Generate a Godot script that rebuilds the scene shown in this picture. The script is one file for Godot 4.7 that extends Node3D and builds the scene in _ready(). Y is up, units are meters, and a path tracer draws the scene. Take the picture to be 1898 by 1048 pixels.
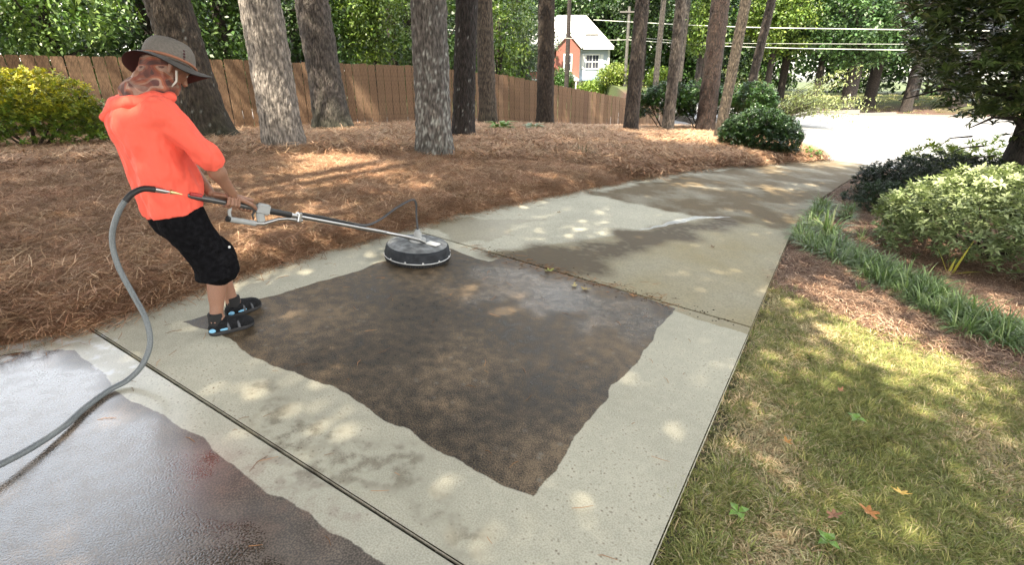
extends Node3D
# A man cleans a concrete drive with a surface cleaner; pine straw bed, fence and trees on the left, lawn and planting on the right.

const EYE := 1.76
const PA := -0.07547
const PB := -0.01997
const LE: Array[Vector2] = [Vector2(-6.6, 1.8), Vector2(-5.5, .4), Vector2(-3.48, -2.08), Vector2(-3.0, -2.68), Vector2(-2.71, -2.96), Vector2(-2.42, -3.51), Vector2(-2.2, -3.95), Vector2(-1.38, -5.13), Vector2(-.77, -6.05), Vector2(.39, -7.31), Vector2(1.41, -8.39), Vector2(2.49, -9.56), Vector2(3.95, -10.93), Vector2(6.37, -12.64), Vector2(7.43, -13.4), Vector2(8.2, -13.9)]
const RE: Array[Vector2] = [Vector2(-1.5, 2.0), Vector2(-.9, 1.0), Vector2(.31, -1.06), Vector2(.55, -1.46), Vector2(1.86, -3.59), Vector2(3.47, -6.21), Vector2(4.11, -7.22), Vector2(5.21, -8.65), Vector2(6.55, -10.28), Vector2(8.23, -12.24), Vector2(9.6, -13.3)]
const FT: Array[float] = [-6.0, 1.57, 4.72, 7.33, 9.42, 13.26, 15.92, 18.75, 21.54, 26.0]
const FY: Array[float] = [.28, .28, .23, .19, .15, -.15, -.54, -.93, -1.38, -1.6]
const F0 := Vector2(-10.6, -11.8)
const FD := Vector2(.7862, -.6180)
const STREET: Array[Vector2] = [Vector2(8.2, -13.9), Vector2(9.9, -13.4), Vector2(13, -14.2), Vector2(20, -13.6), Vector2(50, -8), Vector2(75, -20), Vector2(36, -37.6), Vector2(29, -41.2), Vector2(18.6, -38), Vector2(6, -37.2), Vector2(-6, -40.5), Vector2(-30, -52), Vector2(-30, -44), Vector2(-6, -33.5), Vector2(3, -29), Vector2(7, -24.5), Vector2(9.4, -20), Vector2(8.7, -16)]

var sun_dir := Vector3.ZERO          # towards the sun
var rng := RandomNumberGenerator.new()
var names := {}
var noise := FastNoiseLite.new()
var noise_b := FastNoiseLite.new()


class MB:
	var v := PackedVector3Array()
	var n := PackedVector3Array()
	var uv := PackedVector2Array()
	var c := PackedColorArray()
	var i := PackedInt32Array()
	var col := Color.WHITE

	func pt(p: Vector3, nn: Vector3, t := Vector2.ZERO) -> int:
		v.append(p); n.append(nn); uv.append(t); c.append(col)
		return v.size() - 1

	func tri(a: int, b: int, d: int) -> void:
		i.append(a); i.append(b); i.append(d)

	# a flat quad, corners clockwise seen from outside
	func quad(a: Vector3, b: Vector3, d: Vector3, e: Vector3) -> void:
		var nn := (d - a).cross(b - a).normalized()
		if nn == Vector3.ZERO:
			nn = (e - a).cross(d - a).normalized()
		var k := pt(a, nn, Vector2(0, 0))
		pt(b, nn, Vector2(1, 0)); pt(d, nn, Vector2(1, 1)); pt(e, nn, Vector2(0, 1))
		tri(k, k + 1, k + 2); tri(k, k + 2, k + 3)

	func facet(a: Vector3, b: Vector3, d: Vector3) -> void:
		var nn := (d - a).cross(b - a).normalized()
		var k := pt(a, nn)
		pt(b, nn); pt(d, nn)
		tri(k, k + 1, k + 2)

	func box(t: Transform3D, s: Vector3) -> void:
		var h := s * .5
		var p: Array[Vector3] = []
		for k in 8:
			p.append(t * Vector3(h.x if k & 1 else -h.x, h.y if k & 2 else -h.y, h.z if k & 4 else -h.z))
		quad(p[4], p[6], p[7], p[5]); quad(p[1], p[3], p[2], p[0])
		quad(p[5], p[7], p[3], p[1]); quad(p[0], p[2], p[6], p[4])
		quad(p[6], p[2], p[3], p[7]); quad(p[0], p[4], p[5], p[1])

	# a box whose edges are chamfered by b
	func bevel_box(t: Transform3D, s: Vector3, b: float) -> void:
		var prof: Array[Vector2] = []
		var hx := s.x * .5; var hz := s.z * .5
		for q in [Vector2(hx - b, hz), Vector2(hx, hz - b), Vector2(hx, -hz + b), Vector2(hx - b, -hz), Vector2(-hx + b, -hz), Vector2(-hx, -hz + b), Vector2(-hx, hz - b), Vector2(-hx + b, hz)]:
			prof.append(q)
		var rings := [[-s.y * .5, 1.0], [-s.y * .5 + b, 0.0], [s.y * .5 - b, 0.0], [s.y * .5, 1.0]]
		var pts := []
		for r in rings:
			var row: Array[Vector3] = []
			for q in prof:
				var k: float = r[1] * b
				row.append(t * Vector3(q.x - sign(q.x) * k, r[0], q.y - sign(q.y) * k))
			pts.append(row)
		for r in 3:
			for k in 8:
				var k2 := (k + 1) % 8
				quad(pts[r][k], pts[r + 1][k], pts[r + 1][k2], pts[r][k2])
		for k in range(1, 7):
			facet(pts[3][0], pts[3][k], pts[3][k + 1]) if false else facet(pts[3][k + 1], pts[3][k], pts[3][0])
			facet(pts[0][0], pts[0][k], pts[0][k + 1])

	func tube(p: Array, r: Array, sides := 8, caps := true) -> void:
		var first := v.size()
		var t0: Vector3 = (p[1] - p[0]).normalized()
		var up := Vector3.UP if absf(t0.y) < .9 else Vector3.RIGHT
		var side := t0.cross(up).normalized()
		for k in p.size():
			var t: Vector3 = (p[mini(k + 1, p.size() - 1)] - p[maxi(k - 1, 0)]).normalized()
			side = (side - t * side.dot(t)).normalized()
			var b := t.cross(side)
			var rr: float = r[mini(k, r.size() - 1)]
			for s in sides + 1:
				var a := TAU * s / sides
				var d := side * cos(a) + b * sin(a)
				pt(p[k] + d * rr, d, Vector2(float(s) / sides, float(k)))
		for k in p.size() - 1:
			for s in sides:
				var a := first + k * (sides + 1) + s
				tri(a, a + sides + 1, a + 1); tri(a + 1, a + sides + 1, a + sides + 2)
		if caps:
			for e in [0, p.size() - 1]:
				var t: Vector3 = (p[0] - p[1]).normalized() if e == 0 else (p[e] - p[e - 1]).normalized()
				var m := pt(p[e], t)
				var at := v.size()
				for s in sides + 1:
					pt(v[first + e * (sides + 1) + s], t)
				for s in sides:
					if e == 0:
						tri(m, at + s, at + s + 1)
					else:
						tri(m, at + s + 1, at + s)

	# profile of (radius, height) turned round the y axis of t, from the bottom outside up
	func lathe(t: Transform3D, prof: Array, sides := 32) -> void:
		var first := v.size()
		for k in prof.size():
			var a: Vector2 = prof[maxi(k - 1, 0)]
			var b: Vector2 = prof[mini(k + 1, prof.size() - 1)]
			var e := (b - a).normalized()
			for s in sides + 1:
				var w := TAU * s / sides
				var d := Vector3(cos(w), 0, sin(w))
				pt(t * (d * prof[k].x + Vector3.UP * prof[k].y), (t.basis * (d * e.y - Vector3.UP * e.x)).normalized(), Vector2(float(s) / sides, float(k) / prof.size()))
		for k in prof.size() - 1:
			for s in sides:
				var a := first + k * (sides + 1) + s
				tri(a, a + 1, a + sides + 1); tri(a + 1, a + sides + 2, a + sides + 1)

	func blob(t: Transform3D, r: Vector3, seg := 8) -> void:
		var first := v.size()
		for k in seg + 1:
			var a := PI * k / seg
			for s in seg * 2 + 1:
				var w := TAU * s / (seg * 2)
				var d := Vector3(sin(a) * cos(w), cos(a), sin(a) * sin(w))
				pt(t * (d * r), (t.basis * (d / r)).normalized())
		for k in seg:
			for s in seg * 2:
				var a := first + k * (seg * 2 + 1) + s
				var b := a + seg * 2 + 1
				tri(a, b, a + 1); tri(a + 1, b, b + 1)

	# a leaf: four triangles folded along its rib
	func leaf(p: Vector3, d: Vector3, up: Vector3, ln: float, w: float, fold := .25, droop := .15) -> void:
		var s := d.cross(up).normalized()
		var nn := s.cross(d).normalized()
		var m := p + d * ln * .5 + nn * ln * droop * .25
		var tip := p + d * ln - nn * ln * droop
		var l := m + s * w * .5 + nn * w * fold
		var r := m - s * w * .5 + nn * w * fold
		facet(p, l, m); facet(p, m, r); facet(m, l, tip); facet(m, tip, r)

	func leaf2(p: Vector3, d: Vector3, up: Vector3, ln: float, w: float) -> void:
		var s := d.cross(up).normalized()
		var nn := s.cross(d).normalized()
		var m := p + d * ln * .45
		quad(p, m + s * w * .5 + nn * w * .12, p + d * ln, m - s * w * .5 + nn * w * .12)

	# a strap leaf that arches over; k segments
	func strap(p: Vector3, d: Vector3, ln: float, w: float, bend: float, k := 4) -> void:
		var s := d.cross(Vector3.UP).normalized()
		if s == Vector3.ZERO:
			s = Vector3.RIGHT
		var at := p
		var dir := d
		var prev_l := at + s * w * .5
		var prev_r := at - s * w * .5
		for q in k:
			at += dir * ln / k
			dir = (dir + Vector3.DOWN * bend / k).normalized()
			var ww := w * (1.0 - pow(float(q + 1) / k, 2.0))
			var l := at + s * ww * .5
			var r := at - s * ww * .5
			if q == k - 1:
				facet(prev_l, at, prev_r)
			else:
				quad(prev_l, l, r, prev_r)
			prev_l = l; prev_r = r

	func mesh() -> ArrayMesh:
		var a := []
		a.resize(Mesh.ARRAY_MAX)
		a[Mesh.ARRAY_VERTEX] = v; a[Mesh.ARRAY_NORMAL] = n; a[Mesh.ARRAY_TEX_UV] = uv; a[Mesh.ARRAY_COLOR] = c; a[Mesh.ARRAY_INDEX] = i
		var m := ArrayMesh.new()
		m.add_surface_from_arrays(Mesh.PRIMITIVE_TRIANGLES, a)
		return m


# ---------------------------------------------------------------- naming and placing
func numbered(called: String) -> String:
	var k: int = names.get(called, -1) + 1
	names[called] = k
	return called if k == 0 else "%s_%03d" % [called, k]

func tag(o: Node3D, label := "", category := "", group := "", kind := "") -> Node3D:
	if label: o.set_meta("label", label)
	if category: o.set_meta("category", category)
	if group: o.set_meta("group", group)
	if kind: o.set_meta("kind", kind)
	return o

func thing(called: String, at: Vector3, label: String, category: String, group := "") -> Node3D:
	var o := Node3D.new()
	o.name = numbered(called)
	o.position = at
	add_child(o, true)
	tag(o, label, category, group)
	return o

func part(called: String, m: Mesh, material: Material, parent: Node3D, at := Vector3.ZERO) -> MeshInstance3D:
	var o := MeshInstance3D.new()
	o.name = called if parent != self else numbered(called)
	if parent != self:
		var k := 0
		while parent.has_node(NodePath(String(o.name))):
			k += 1
			o.name = "%s_%03d" % [called, k]
	o.mesh = m
	o.material_override = material
	o.position = at
	parent.add_child(o, true)
	return o

func copy_thing(o: Node3D, called: String, at: Vector3, turn := 0.0, size := 1.0, label := "") -> Node3D:
	var r: Node3D = o.duplicate()
	r.name = numbered(called)
	add_child(r, true)
	r.position = at
	r.rotation.y = turn
	r.scale = Vector3.ONE * size
	if label: r.set_meta("label", label)
	return r

func scatter(called: String, m: Mesh, material: Material, where: Array, tint: Array, parent: Node3D, kind := "stuff") -> MultiMeshInstance3D:
	var mm := MultiMesh.new()
	mm.transform_format = MultiMesh.TRANSFORM_3D
	mm.use_colors = not tint.is_empty()
	mm.mesh = m
	mm.instance_count = where.size()
	for k in where.size():
		mm.set_instance_transform(k, where[k])
		if not tint.is_empty():
			mm.set_instance_color(k, tint[k])
	var o := MultiMeshInstance3D.new()
	o.name = called if parent != self else numbered(called)
	if parent != self:
		var k := 0
		while parent.has_node(NodePath(String(o.name))):
			k += 1
			o.name = "%s_%03d" % [called, k]
	o.multimesh = mm
	o.material_override = material
	parent.add_child(o, true)
	if kind: o.set_meta("kind", kind)
	return o

func rv(a: float, b: float) -> float:
	return rng.randf_range(a, b)

func rdir() -> Vector3:
	var y := rng.randf_range(-1, 1)
	var a := rng.randf() * TAU
	var r := sqrt(1 - y * y)
	return Vector3(r * cos(a), y, r * sin(a))

func turned(at: Vector3, size: float, tilt := 0.0) -> Transform3D:
	var b := Basis(Vector3.UP, rng.randf() * TAU)
	if tilt > 0.0:
		b = Basis(Vector3(rv(-1, 1), 0, rv(-1, 1)).normalized(), rv(0, tilt)) * b
	return Transform3D(b.scaled(Vector3.ONE * size), at)

# ---------------------------------------------------------------- materials; colours given as linear base colours
func lin(r: float, g: float, b: float) -> Color:
	return Color(r, g, b).linear_to_srgb()

func mat(c: Color, rough := .8, metal := 0.0) -> StandardMaterial3D:
	var m := StandardMaterial3D.new()
	m.albedo_color = c
	m.roughness = rough
	m.metallic = metal
	return m

func vmat(rough := .8, back := Color.BLACK) -> StandardMaterial3D:
	var m := mat(Color.WHITE, rough)
	m.vertex_color_use_as_albedo = true
	if back != Color.BLACK:
		m.backlight_enabled = true
		m.backlight = back
	m.cull_mode = BaseMaterial3D.CULL_DISABLED
	return m

func ntex(sd: int, freq: float, a: Color, b: Color, size := 256, type := FastNoiseLite.TYPE_SIMPLEX_SMOOTH, oct := 4) -> NoiseTexture2D:
	var f := FastNoiseLite.new()
	f.seed = sd
	f.noise_type = type
	f.frequency = freq
	f.fractal_octaves = oct
	var t := NoiseTexture2D.new()
	t.width = size; t.height = size
	t.seamless = true
	t.noise = f
	var g := Gradient.new()
	g.set_color(0, a); g.set_color(1, b)
	g.set_offset(0, .2); g.set_offset(1, .8)
	t.color_ramp = g
	return t

# grain over vertex colours or one colour, by triplanar mapping; s = repeats per metre on each axis
func grained(m: StandardMaterial3D, s: Vector3, sd: int, freq := .03, low := .72, relief := .0, type := FastNoiseLite.TYPE_SIMPLEX_SMOOTH) -> StandardMaterial3D:
	m.albedo_texture = ntex(sd, freq, Color(low, low, low), Color(1, 1, 1), 256, type)
	m.uv1_triplanar = true
	m.uv1_scale = s
	if relief > 0.0:
		m.heightmap_enabled = true
		m.heightmap_scale = relief
		m.heightmap_texture = ntex(sd + 50, freq * 1.5, Color.BLACK, Color.WHITE, 256, type)
	return m

# ---------------------------------------------------------------- the lie of the land
func plane_y(x: float, z: float) -> float:
	return PA * x + PB * z

func ramp(a: float, b: float, x: float) -> float:
	return smoothstep(a, b, x)

func table(xs: Array[float], ys: Array[float], x: float) -> float:
	if x <= xs[0]: return ys[0]
	for k in xs.size() - 1:
		if x <= xs[k + 1]:
			return lerpf(ys[k], ys[k + 1], (x - xs[k]) / (xs[k + 1] - xs[k]))
	return ys[-1]

# distance from a line of points, positive on its left going forward
func off_line(p: Vector2, line: Array[Vector2]) -> float:
	var best := 1e9
	var side := 1.0
	for k in line.size() - 1:
		var a: Vector2 = line[k]
		var d: Vector2 = line[k + 1] - a
		var t := clampf((p - a).dot(d) / d.length_squared(), 0, 1)
		var e := p - a - d * t
		var l := e.length_squared()
		if l < best:
			best = l
			side = d.x * e.y - d.y * e.x
	return sqrt(best) * (1.0 if side < 0 else -1.0)

func inside(p: Vector2, poly: Array[Vector2]) -> bool:
	return Geometry2D.is_point_in_polygon(p, PackedVector2Array(poly))

func fence_t(p: Vector2) -> float:
	return (p - F0).dot(FD)

func fence_side(p: Vector2) -> float:      # metres on the near side of the fence
	var d := p - F0
	return -(d.x * FD.y - d.y * FD.x)

func lawn_edge(x: float) -> float:
	return table([2.2, 2.44, 2.6, 2.75, 2.95, 3.25, 3.5, 4.5, 6.0, 9.0], [-4.85, -4.7, -4.2, -3.85, -3.55, -3.32, -3.05, -2.2, -1.5, -.8], x)

func raw_height(x: float, z: float) -> float:
	var p := Vector2(x, z)
	var zz := maxf(z, -40.0)
	var y := PA * clampf(x, -30, 27) + PB * zz
	var left := off_line(p, LE) if z > -34 else 30.0
	var right := -off_line(p, RE) if z > -14.5 else -1.0
	var df := fence_side(p)
	var ft := fence_t(p)
	if z < -13.9 and x > 8.2:
		left = -1.0
	var far := y
	if left > 0:
		var fy := table(FT, FY, ft)
		if df > 0:
			var r := left / (left + df)
			var w := ramp(0, 1, r)
			var k := ramp(8, 22, ft)
			w = w * (1 - k) + k * pow(r, 4)
			far = y + (fy - y) * w + .10 * ramp(0, .4, left) * (1 - .3 * ramp(1.5, 6, left))
			if left < 1.2 and z > -14:
				far += .03 * ramp(.05, .35, left) * (noise.get_noise_2d(x * 60, z * 60))
		else:
			var w := ramp(0, 14, -df)
			far = fy * (1 - w) + -1.35 * w
			y = far * (1.0 - ramp(8, 15, x)) + y * ramp(8, 15, x)
			far = y
	elif z > -13.9 and right < 0:
		far = y - .15 if left < -.1 and right < -.1 else y - .03
	elif right > 0:
		far = y - .035 + .05 * ramp(1.2, 3, right) * (.5 + noise.get_noise_2d(x * 25, z * 25))
	# the bank beyond the far kerb
	var kerb := table([-30.0, -6.0, 6.0, 18.6, 29.0, 36.0, 75.0], [-52.0, -40.5, -37.2, -38.0, -41.2, -37.6, -20.0], x)
	far += .7 * ramp(.4, 9, kerb - z)
	if inside(p, STREET):
		far -= .10
	return far

var gx := PackedFloat32Array()
var gz := PackedFloat32Array()
var gy := PackedFloat32Array()

func axis(lo: float, a: float, b: float, hi: float, step: float) -> PackedFloat32Array:
	var out := PackedFloat32Array()
	var back: Array[float] = []
	var s := step
	var x := a
	while x > lo:
		s *= 1.18
		x -= s
		back.append(x)
	back.reverse()
	for q in back: out.append(q)
	x = a
	while x < b:
		out.append(x)
		x += step
	s = step
	while x < hi:
		out.append(x)
		s *= 1.18
		x += s
	return out

func find(a: PackedFloat32Array, x: float) -> int:
	return clampi(a.bsearch(x) - 1, 0, a.size() - 2)

func gh(x: float, z: float) -> float:      # height of the ground sheet
	var a := find(gx, x)
	var b := find(gz, z)
	var u := clampf((x - gx[a]) / (gx[a + 1] - gx[a]), 0, 1)
	var w := clampf((z - gz[b]) / (gz[b + 1] - gz[b]), 0, 1)
	var k := b * gx.size() + a
	return lerpf(lerpf(gy[k], gy[k + 1], u), lerpf(gy[k + gx.size()], gy[k + gx.size() + 1], u), w)

func on(x: float, z: float) -> Vector3:
	return Vector3(x, gh(x, z), z)

# 0 bed of pine straw, 1 lawn, 2 mulch, 3 far grass, 4 drive or street
func zone(x: float, z: float) -> int:
	var p := Vector2(x, z)
	if inside(p, STREET): return 4
	if z > -14.2:
		var l := off_line(p, LE)
		if l > 0: return 0 if fence_side(p) > -.5 else 3
		var r := -off_line(p, RE)
		if r > 0:
			if x > 9.8 and z < -10: return 3
			return 1 if z > lawn_edge(x) else 2
		return 4
	if fence_side(p) > -.5 and z > -26 and x < 9.6: return 0
	return 3

func _ready() -> void:
	rng.seed = 20240611
	noise.seed = 5; noise.frequency = .05; noise.fractal_octaves = 3
	noise_b.seed = 9; noise_b.noise_type = FastNoiseLite.TYPE_SIMPLEX_SMOOTH; noise_b.frequency = 1.0; noise_b.fractal_octaves = 3
	# camera
	var cam := Camera3D.new()
	cam.name = "camera"
	cam.fov = rad_to_deg(2.0 * atan(524.0 / 961.0))
	cam.near = .05; cam.far = 400.0
	add_child(cam)
	cam.position = Vector3(0, EYE, 0)
	cam.rotation_degrees = Vector3(-22, 0, 0)
	cam.current = true
	# sky, sun, exposure
	var env := Environment.new()
	env.background_mode = Environment.BG_SKY
	var sky := Sky.new()
	var sm := ProceduralSkyMaterial.new()
	sm.sky_top_color = Color(.72, .75, .79)
	sm.sky_horizon_color = Color(1.0, .965, .90)
	sm.sky_curve = .2
	sm.sky_energy_multiplier = 1.25
	sm.ground_bottom_color = Color(.25, .24, .2)
	sm.ground_horizon_color = Color(.55, .56, .5)
	sky.sky_material = sm
	env.sky = sky
	env.tonemap_mode = Environment.TONE_MAPPER_LINEAR
	env.tonemap_exposure = 4.25
	env.ambient_light_source = Environment.AMBIENT_SOURCE_SKY
	env.sdfgi_enabled = true; env.ssao_enabled = true; env.ssil_enabled = true
	var we := WorldEnvironment.new()
	we.name = "world_environment"
	we.environment = env
	add_child(we)
	var sun := DirectionalLight3D.new()
	sun.name = "sun"
	sun.light_color = Color(1.0, .95, .86)
	sun.light_energy = 1.35
	sun.light_angular_distance = .5
	sun.shadow_enabled = true
	add_child(sun)
	sun_dir = Vector3(-.24, .85, .47).normalized()
	sun.look_at_from_position(sun_dir * 50.0, Vector3.ZERO, Vector3.UP)
	# the setting, then the things in it
	ground_sheet()
	street_sheet()
	driveway()
	fence()
	trunks_in_bed()
	woods()
	shade_canopy()
	house()
	wires()
	bed_straw()
	lawn()
	right_bed()
	left_plants()
	person()
	cleaner()
	hose()
	fallen_leaves()

# ---------------------------------------------------------------- ground, street, drive
func ground_sheet() -> void:
	gx = axis(-130, -13.5, 12.5, 140, .16)
	gz = axis(-150, -24, 1.6, 40, .16)
	gy.resize(gx.size() * gz.size())
	var mb := MB.new()
	var tones := [Color(.22, .125, .075), Color(.19, .17, .08), Color(.17, .085, .05), Color(.10, .13, .035), Color(.09, .07, .05)]
	for b in gz.size():
		for a in gx.size():
			var y := raw_height(gx[a], gz[b])
			gy[b * gx.size() + a] = y
	for b in gz.size():
		for a in gx.size():
			var x := gx[a]; var z := gz[b]
			var k := b * gx.size() + a
			var l := gy[k - 1] if a > 0 else gy[k]
			var r := gy[k + 1] if a < gx.size() - 1 else gy[k]
			var f := gy[k - gx.size()] if b > 0 else gy[k]
			var n := gy[k + gx.size()] if b < gz.size() - 1 else gy[k]
			var dx: float = gx[mini(a + 1, gx.size() - 1)] - gx[maxi(a - 1, 0)]
			var dz: float = gz[mini(b + 1, gz.size() - 1)] - gz[maxi(b - 1, 0)]
			var c: Color = tones[zone(x, z)]
			var kerb := table([-30.0, -6.0, 6.0, 18.6, 29.0, 36.0, 75.0], [-52.0, -40.5, -37.2, -38.0, -41.2, -37.6, -20.0], x) - z
			if x > 8 and kerb > 0 and kerb < 3.4 + noise.get_noise_1d(x * 8) * 2:
				c = Color(.16, .085, .06)          # pine straw island along the kerb
			c = c * (1.0 + .35 * noise.get_noise_2d(x * 40, z * 40))
			mb.col = c
			mb.pt(Vector3(x, gy[k], z), Vector3((l - r) / dx, 1, (f - n) / dz).normalized())
	for b in gz.size() - 1:
		for a in gx.size() - 1:
			var k := b * gx.size() + a
			mb.tri(k, k + 1, k + gx.size()); mb.tri(k + 1, k + gx.size() + 1, k + gx.size())
	var m := grained(vmat(.95), Vector3(1.3, 1.3, 1.3), 11, .05, .55, .6)
	m.cull_mode = BaseMaterial3D.CULL_BACK
	var o := part("ground", mb.mesh(), m, self)
	tag(o, "", "", "", "structure")

func street_sheet() -> void:
	var mb := MB.new()
	mb.col = Color(.30, .29, .28)
	var poly := PackedVector2Array(STREET)
	var root := thing("street", Vector3.ZERO, "", "")
	tag(root, "", "", "", "structure")
	# cells of 3 m, clipped to the outline
	for ix in range(-11, 26):
		for iz in range(-18, 0):
			var sq := PackedVector2Array([Vector2(ix * 3, iz * 3), Vector2(ix * 3 + 3, iz * 3), Vector2(ix * 3 + 3, iz * 3 + 3), Vector2(ix * 3, iz * 3 + 3)])
			for piece in Geometry2D.intersect_polygons(sq, poly):
				var t := Geometry2D.triangulate_polygon(piece)
				var at := mb.v.size()
				for q in piece:
					mb.pt(Vector3(q.x, raw_height(q.x, q.y) + (.12 if inside(q, STREET) else .02), q.y), Vector3.UP)
				for k in range(0, t.size(), 3):
					var a: Vector2 = piece[t[k]]; var b: Vector2 = piece[t[k + 1]]; var c: Vector2 = piece[t[k + 2]]
					if (b - a).cross(c - a) > 0:
						mb.tri(at + t[k], at + t[k + 1], at + t[k + 2])
					else:
						mb.tri(at + t[k], at + t[k + 2], at + t[k + 1])
	var m := grained(vmat(.85), Vector3(.5, .5, .5), 21, .05, .8)
	m.cull_mode = BaseMaterial3D.CULL_BACK
	part("asphalt", mb.mesh(), m, root)
	# kerb along the far side
	var kb := MB.new()
	var line: Array[Vector2] = [Vector2(-30, -52), Vector2(-6, -40.5), Vector2(6, -37.2), Vector2(18.6, -38), Vector2(29, -41.2), Vector2(36, -37.6), Vector2(75, -20)]
	for k in line.size() - 1:
		var n := int(line[k].distance_to(line[k + 1]) / 3.0)
		for q in n:
			var a := line[k].lerp(line[k + 1], float(q) / n)
			var b := line[k].lerp(line[k + 1], float(q + 1) / n)
			var y := raw_height(a.x, a.y) + .1
			var d := Vector3(b.x - a.x, 0, b.y - a.y)
			var t := Transform3D(Basis(d.normalized(), Vector3.UP, d.normalized().cross(Vector3.UP)), Vector3((a.x + b.x) / 2, y, (a.y + b.y) / 2))
			kb.box(t, Vector3(d.length() - .01, .3, .16))
	part("kerb", kb.mesh(), mat(lin(.22, .2, .18), .9), root)

# polygons on the drive, in metres
const PATCH: Array[Vector2] = [Vector2(-2.18, -3.1), Vector2(-2.08, -3.21), Vector2(-1.84, -3.54), Vector2(-1.65, -3.77), Vector2(-1.4, -4.06), Vector2(-1.21, -4.38), Vector2(-1.12, -4.48), Vector2(-.87, -4.7), Vector2(-.61, -4.89), Vector2(-.52, -4.81), Vector2(-.36, -4.69), Vector2(-.22, -4.62), Vector2(-.1, -4.74), Vector2(.02, -4.74), Vector2(.26, -4.58), Vector2(.64, -4.345), Vector2(1.03, -4.10), Vector2(1.33, -3.84), Vector2(1.13, -3.51), Vector2(.94, -3.17), Vector2(.77, -2.9), Vector2(.62, -2.68), Vector2(.49, -2.45), Vector2(.37, -2.25), Vector2(.27, -2.08), Vector2(.18, -1.92), Vector2(.09, -1.78), Vector2(-.02, -1.82), Vector2(-.17, -1.9), Vector2(-.33, -2.0), Vector2(-.52, -2.15), Vector2(-.63, -2.2), Vector2(-.78, -2.32), Vector2(-.92, -2.44), Vector2(-1.13, -2.52), Vector2(-1.28, -2.6), Vector2(-1.41, -2.64), Vector2(-1.56, -2.74), Vector2(-1.78, -2.91), Vector2(-2.0, -3.01)]
const FIRST: Array[Vector2] = [Vector2(-5.6, -2.0), Vector2(-3.4, -2.3), Vector2(-2.79, -2.65), Vector2(-2.57, -2.68), Vector2(-2.2, -2.44), Vector2(-1.99, -2.26), Vector2(-1.75, -2.15), Vector2(-1.45, -2.0), Vector2(-1.22, -1.82), Vector2(-1.03, -1.71), Vector2(-.86, -1.62), Vector2(-.7, -1.52), Vector2(-.5, -1.41), Vector2(-.09, -1.12), Vector2(.3, -.6), Vector2(-5, .5)]
const STAIN: Array[Vector2] = [Vector2(-.23, -4.84), Vector2(.06, -4.98), Vector2(.35, -5.21), Vector2(.9, -5.52), Vector2(1.47, -5.91), Vector2(2.04, -6.36), Vector2(2.55, -6.78), Vector2(3.02, -7.0), Vector2(3.2, -6.8), Vector2(2.5, -6.2), Vector2(1.7, -5.7), Vector2(1.3, -5.2), Vector2(1.0, -4.75), Vector2(.73, -4.40), Vector2(.44, -4.45), Vector2(.16, -4.62)]
const TAN: Array[Vector2] = [Vector2(-.24, -4.89), Vector2(.06, -4.98), Vector2(.35, -5.21), Vector2(.91, -5.56), Vector2(1.48, -5.95), Vector2(2.08, -6.44), Vector2(3.02, -7.07), Vector2(4.3, -7.2), Vector2(3.6, -6.1), Vector2(1.9, -3.4), Vector2(.2, -4.5)]
const PUDDLE: Array[Vector2] = [Vector2(-1.1, -5.78), Vector2(-.63, -5.97), Vector2(-.31, -6.01), Vector2(.34, -6.23), Vector2(.0, -5.86), Vector2(-.02, -5.5), Vector2(-.28, -5.21), Vector2(-.6, -5.15)]
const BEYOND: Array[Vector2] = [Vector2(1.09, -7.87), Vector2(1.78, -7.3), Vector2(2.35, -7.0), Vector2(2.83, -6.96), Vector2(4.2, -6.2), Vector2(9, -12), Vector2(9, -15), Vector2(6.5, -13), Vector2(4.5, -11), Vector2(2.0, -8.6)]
const RUNNEL: Array[Vector2] = [Vector2(1.5, -5.98), Vector2(2.05, -6.42), Vector2(2.5, -6.77), Vector2(3.05, -7.02), Vector2(2.5, -6.88), Vector2(2.02, -6.5)]

var to_byte := PackedByteArray()

# a mask drawn row by row; the outline wanders by `wobble` metres; `soft` is the size it is blurred down to
func mask(poly: Array[Vector2], size: int, origin: Vector2, width: float, wobble: float, soft: int, sd := 0.0) -> PackedByteArray:
	var pts: Array[Vector2] = []
	for k in poly.size():
		var a := poly[k]
		var b := poly[(k + 1) % poly.size()]
		var n := maxi(1, int(a.distance_to(b) / .02))
		for q in n:
			var p := a.lerp(b, float(q) / n)
			p += Vector2(noise_b.get_noise_3d(p.x * 3, p.y * 3, sd), noise_b.get_noise_3d(p.x * 3, p.y * 3, sd + 7.7)) * wobble
			p += Vector2(noise_b.get_noise_3d(p.x * 22, p.y * 22, sd), noise_b.get_noise_3d(p.x * 22, p.y * 22, sd + 7.7)) * wobble * .18
			pts.append((p - origin) / width * size)
	var im := Image.create_empty(size, size, false, Image.FORMAT_L8)
	var hits := []
	hits.resize(size)
	for k in pts.size():
		var a := pts[k]
		var b := pts[(k + 1) % pts.size()]
		if a.y > b.y:
			var t := a; a = b; b = t
		for y in range(maxi(0, ceili(a.y - .5)), mini(size, ceili(b.y - .5))):
			if hits[y] == null: hits[y] = []
			hits[y].append(a.x + (b.x - a.x) * (y + .5 - a.y) / (b.y - a.y))
	for y in size:
		if hits[y] == null: continue
		hits[y].sort()
		for q in range(0, hits[y].size() - 1, 2):
			var x0 := int(round(hits[y][q])); var x1 := int(round(hits[y][q + 1]))
			if x1 > x0: im.fill_rect(Rect2i(x0, y, x1 - x0, 1), Color.WHITE)
	if soft < size:
		im.resize(soft, soft, Image.INTERPOLATE_LANCZOS if soft > size / 4 else Image.INTERPOLATE_TRILINEAR)
		im.resize(size, size, Image.INTERPOLATE_CUBIC)
	return im.get_data()

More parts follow.
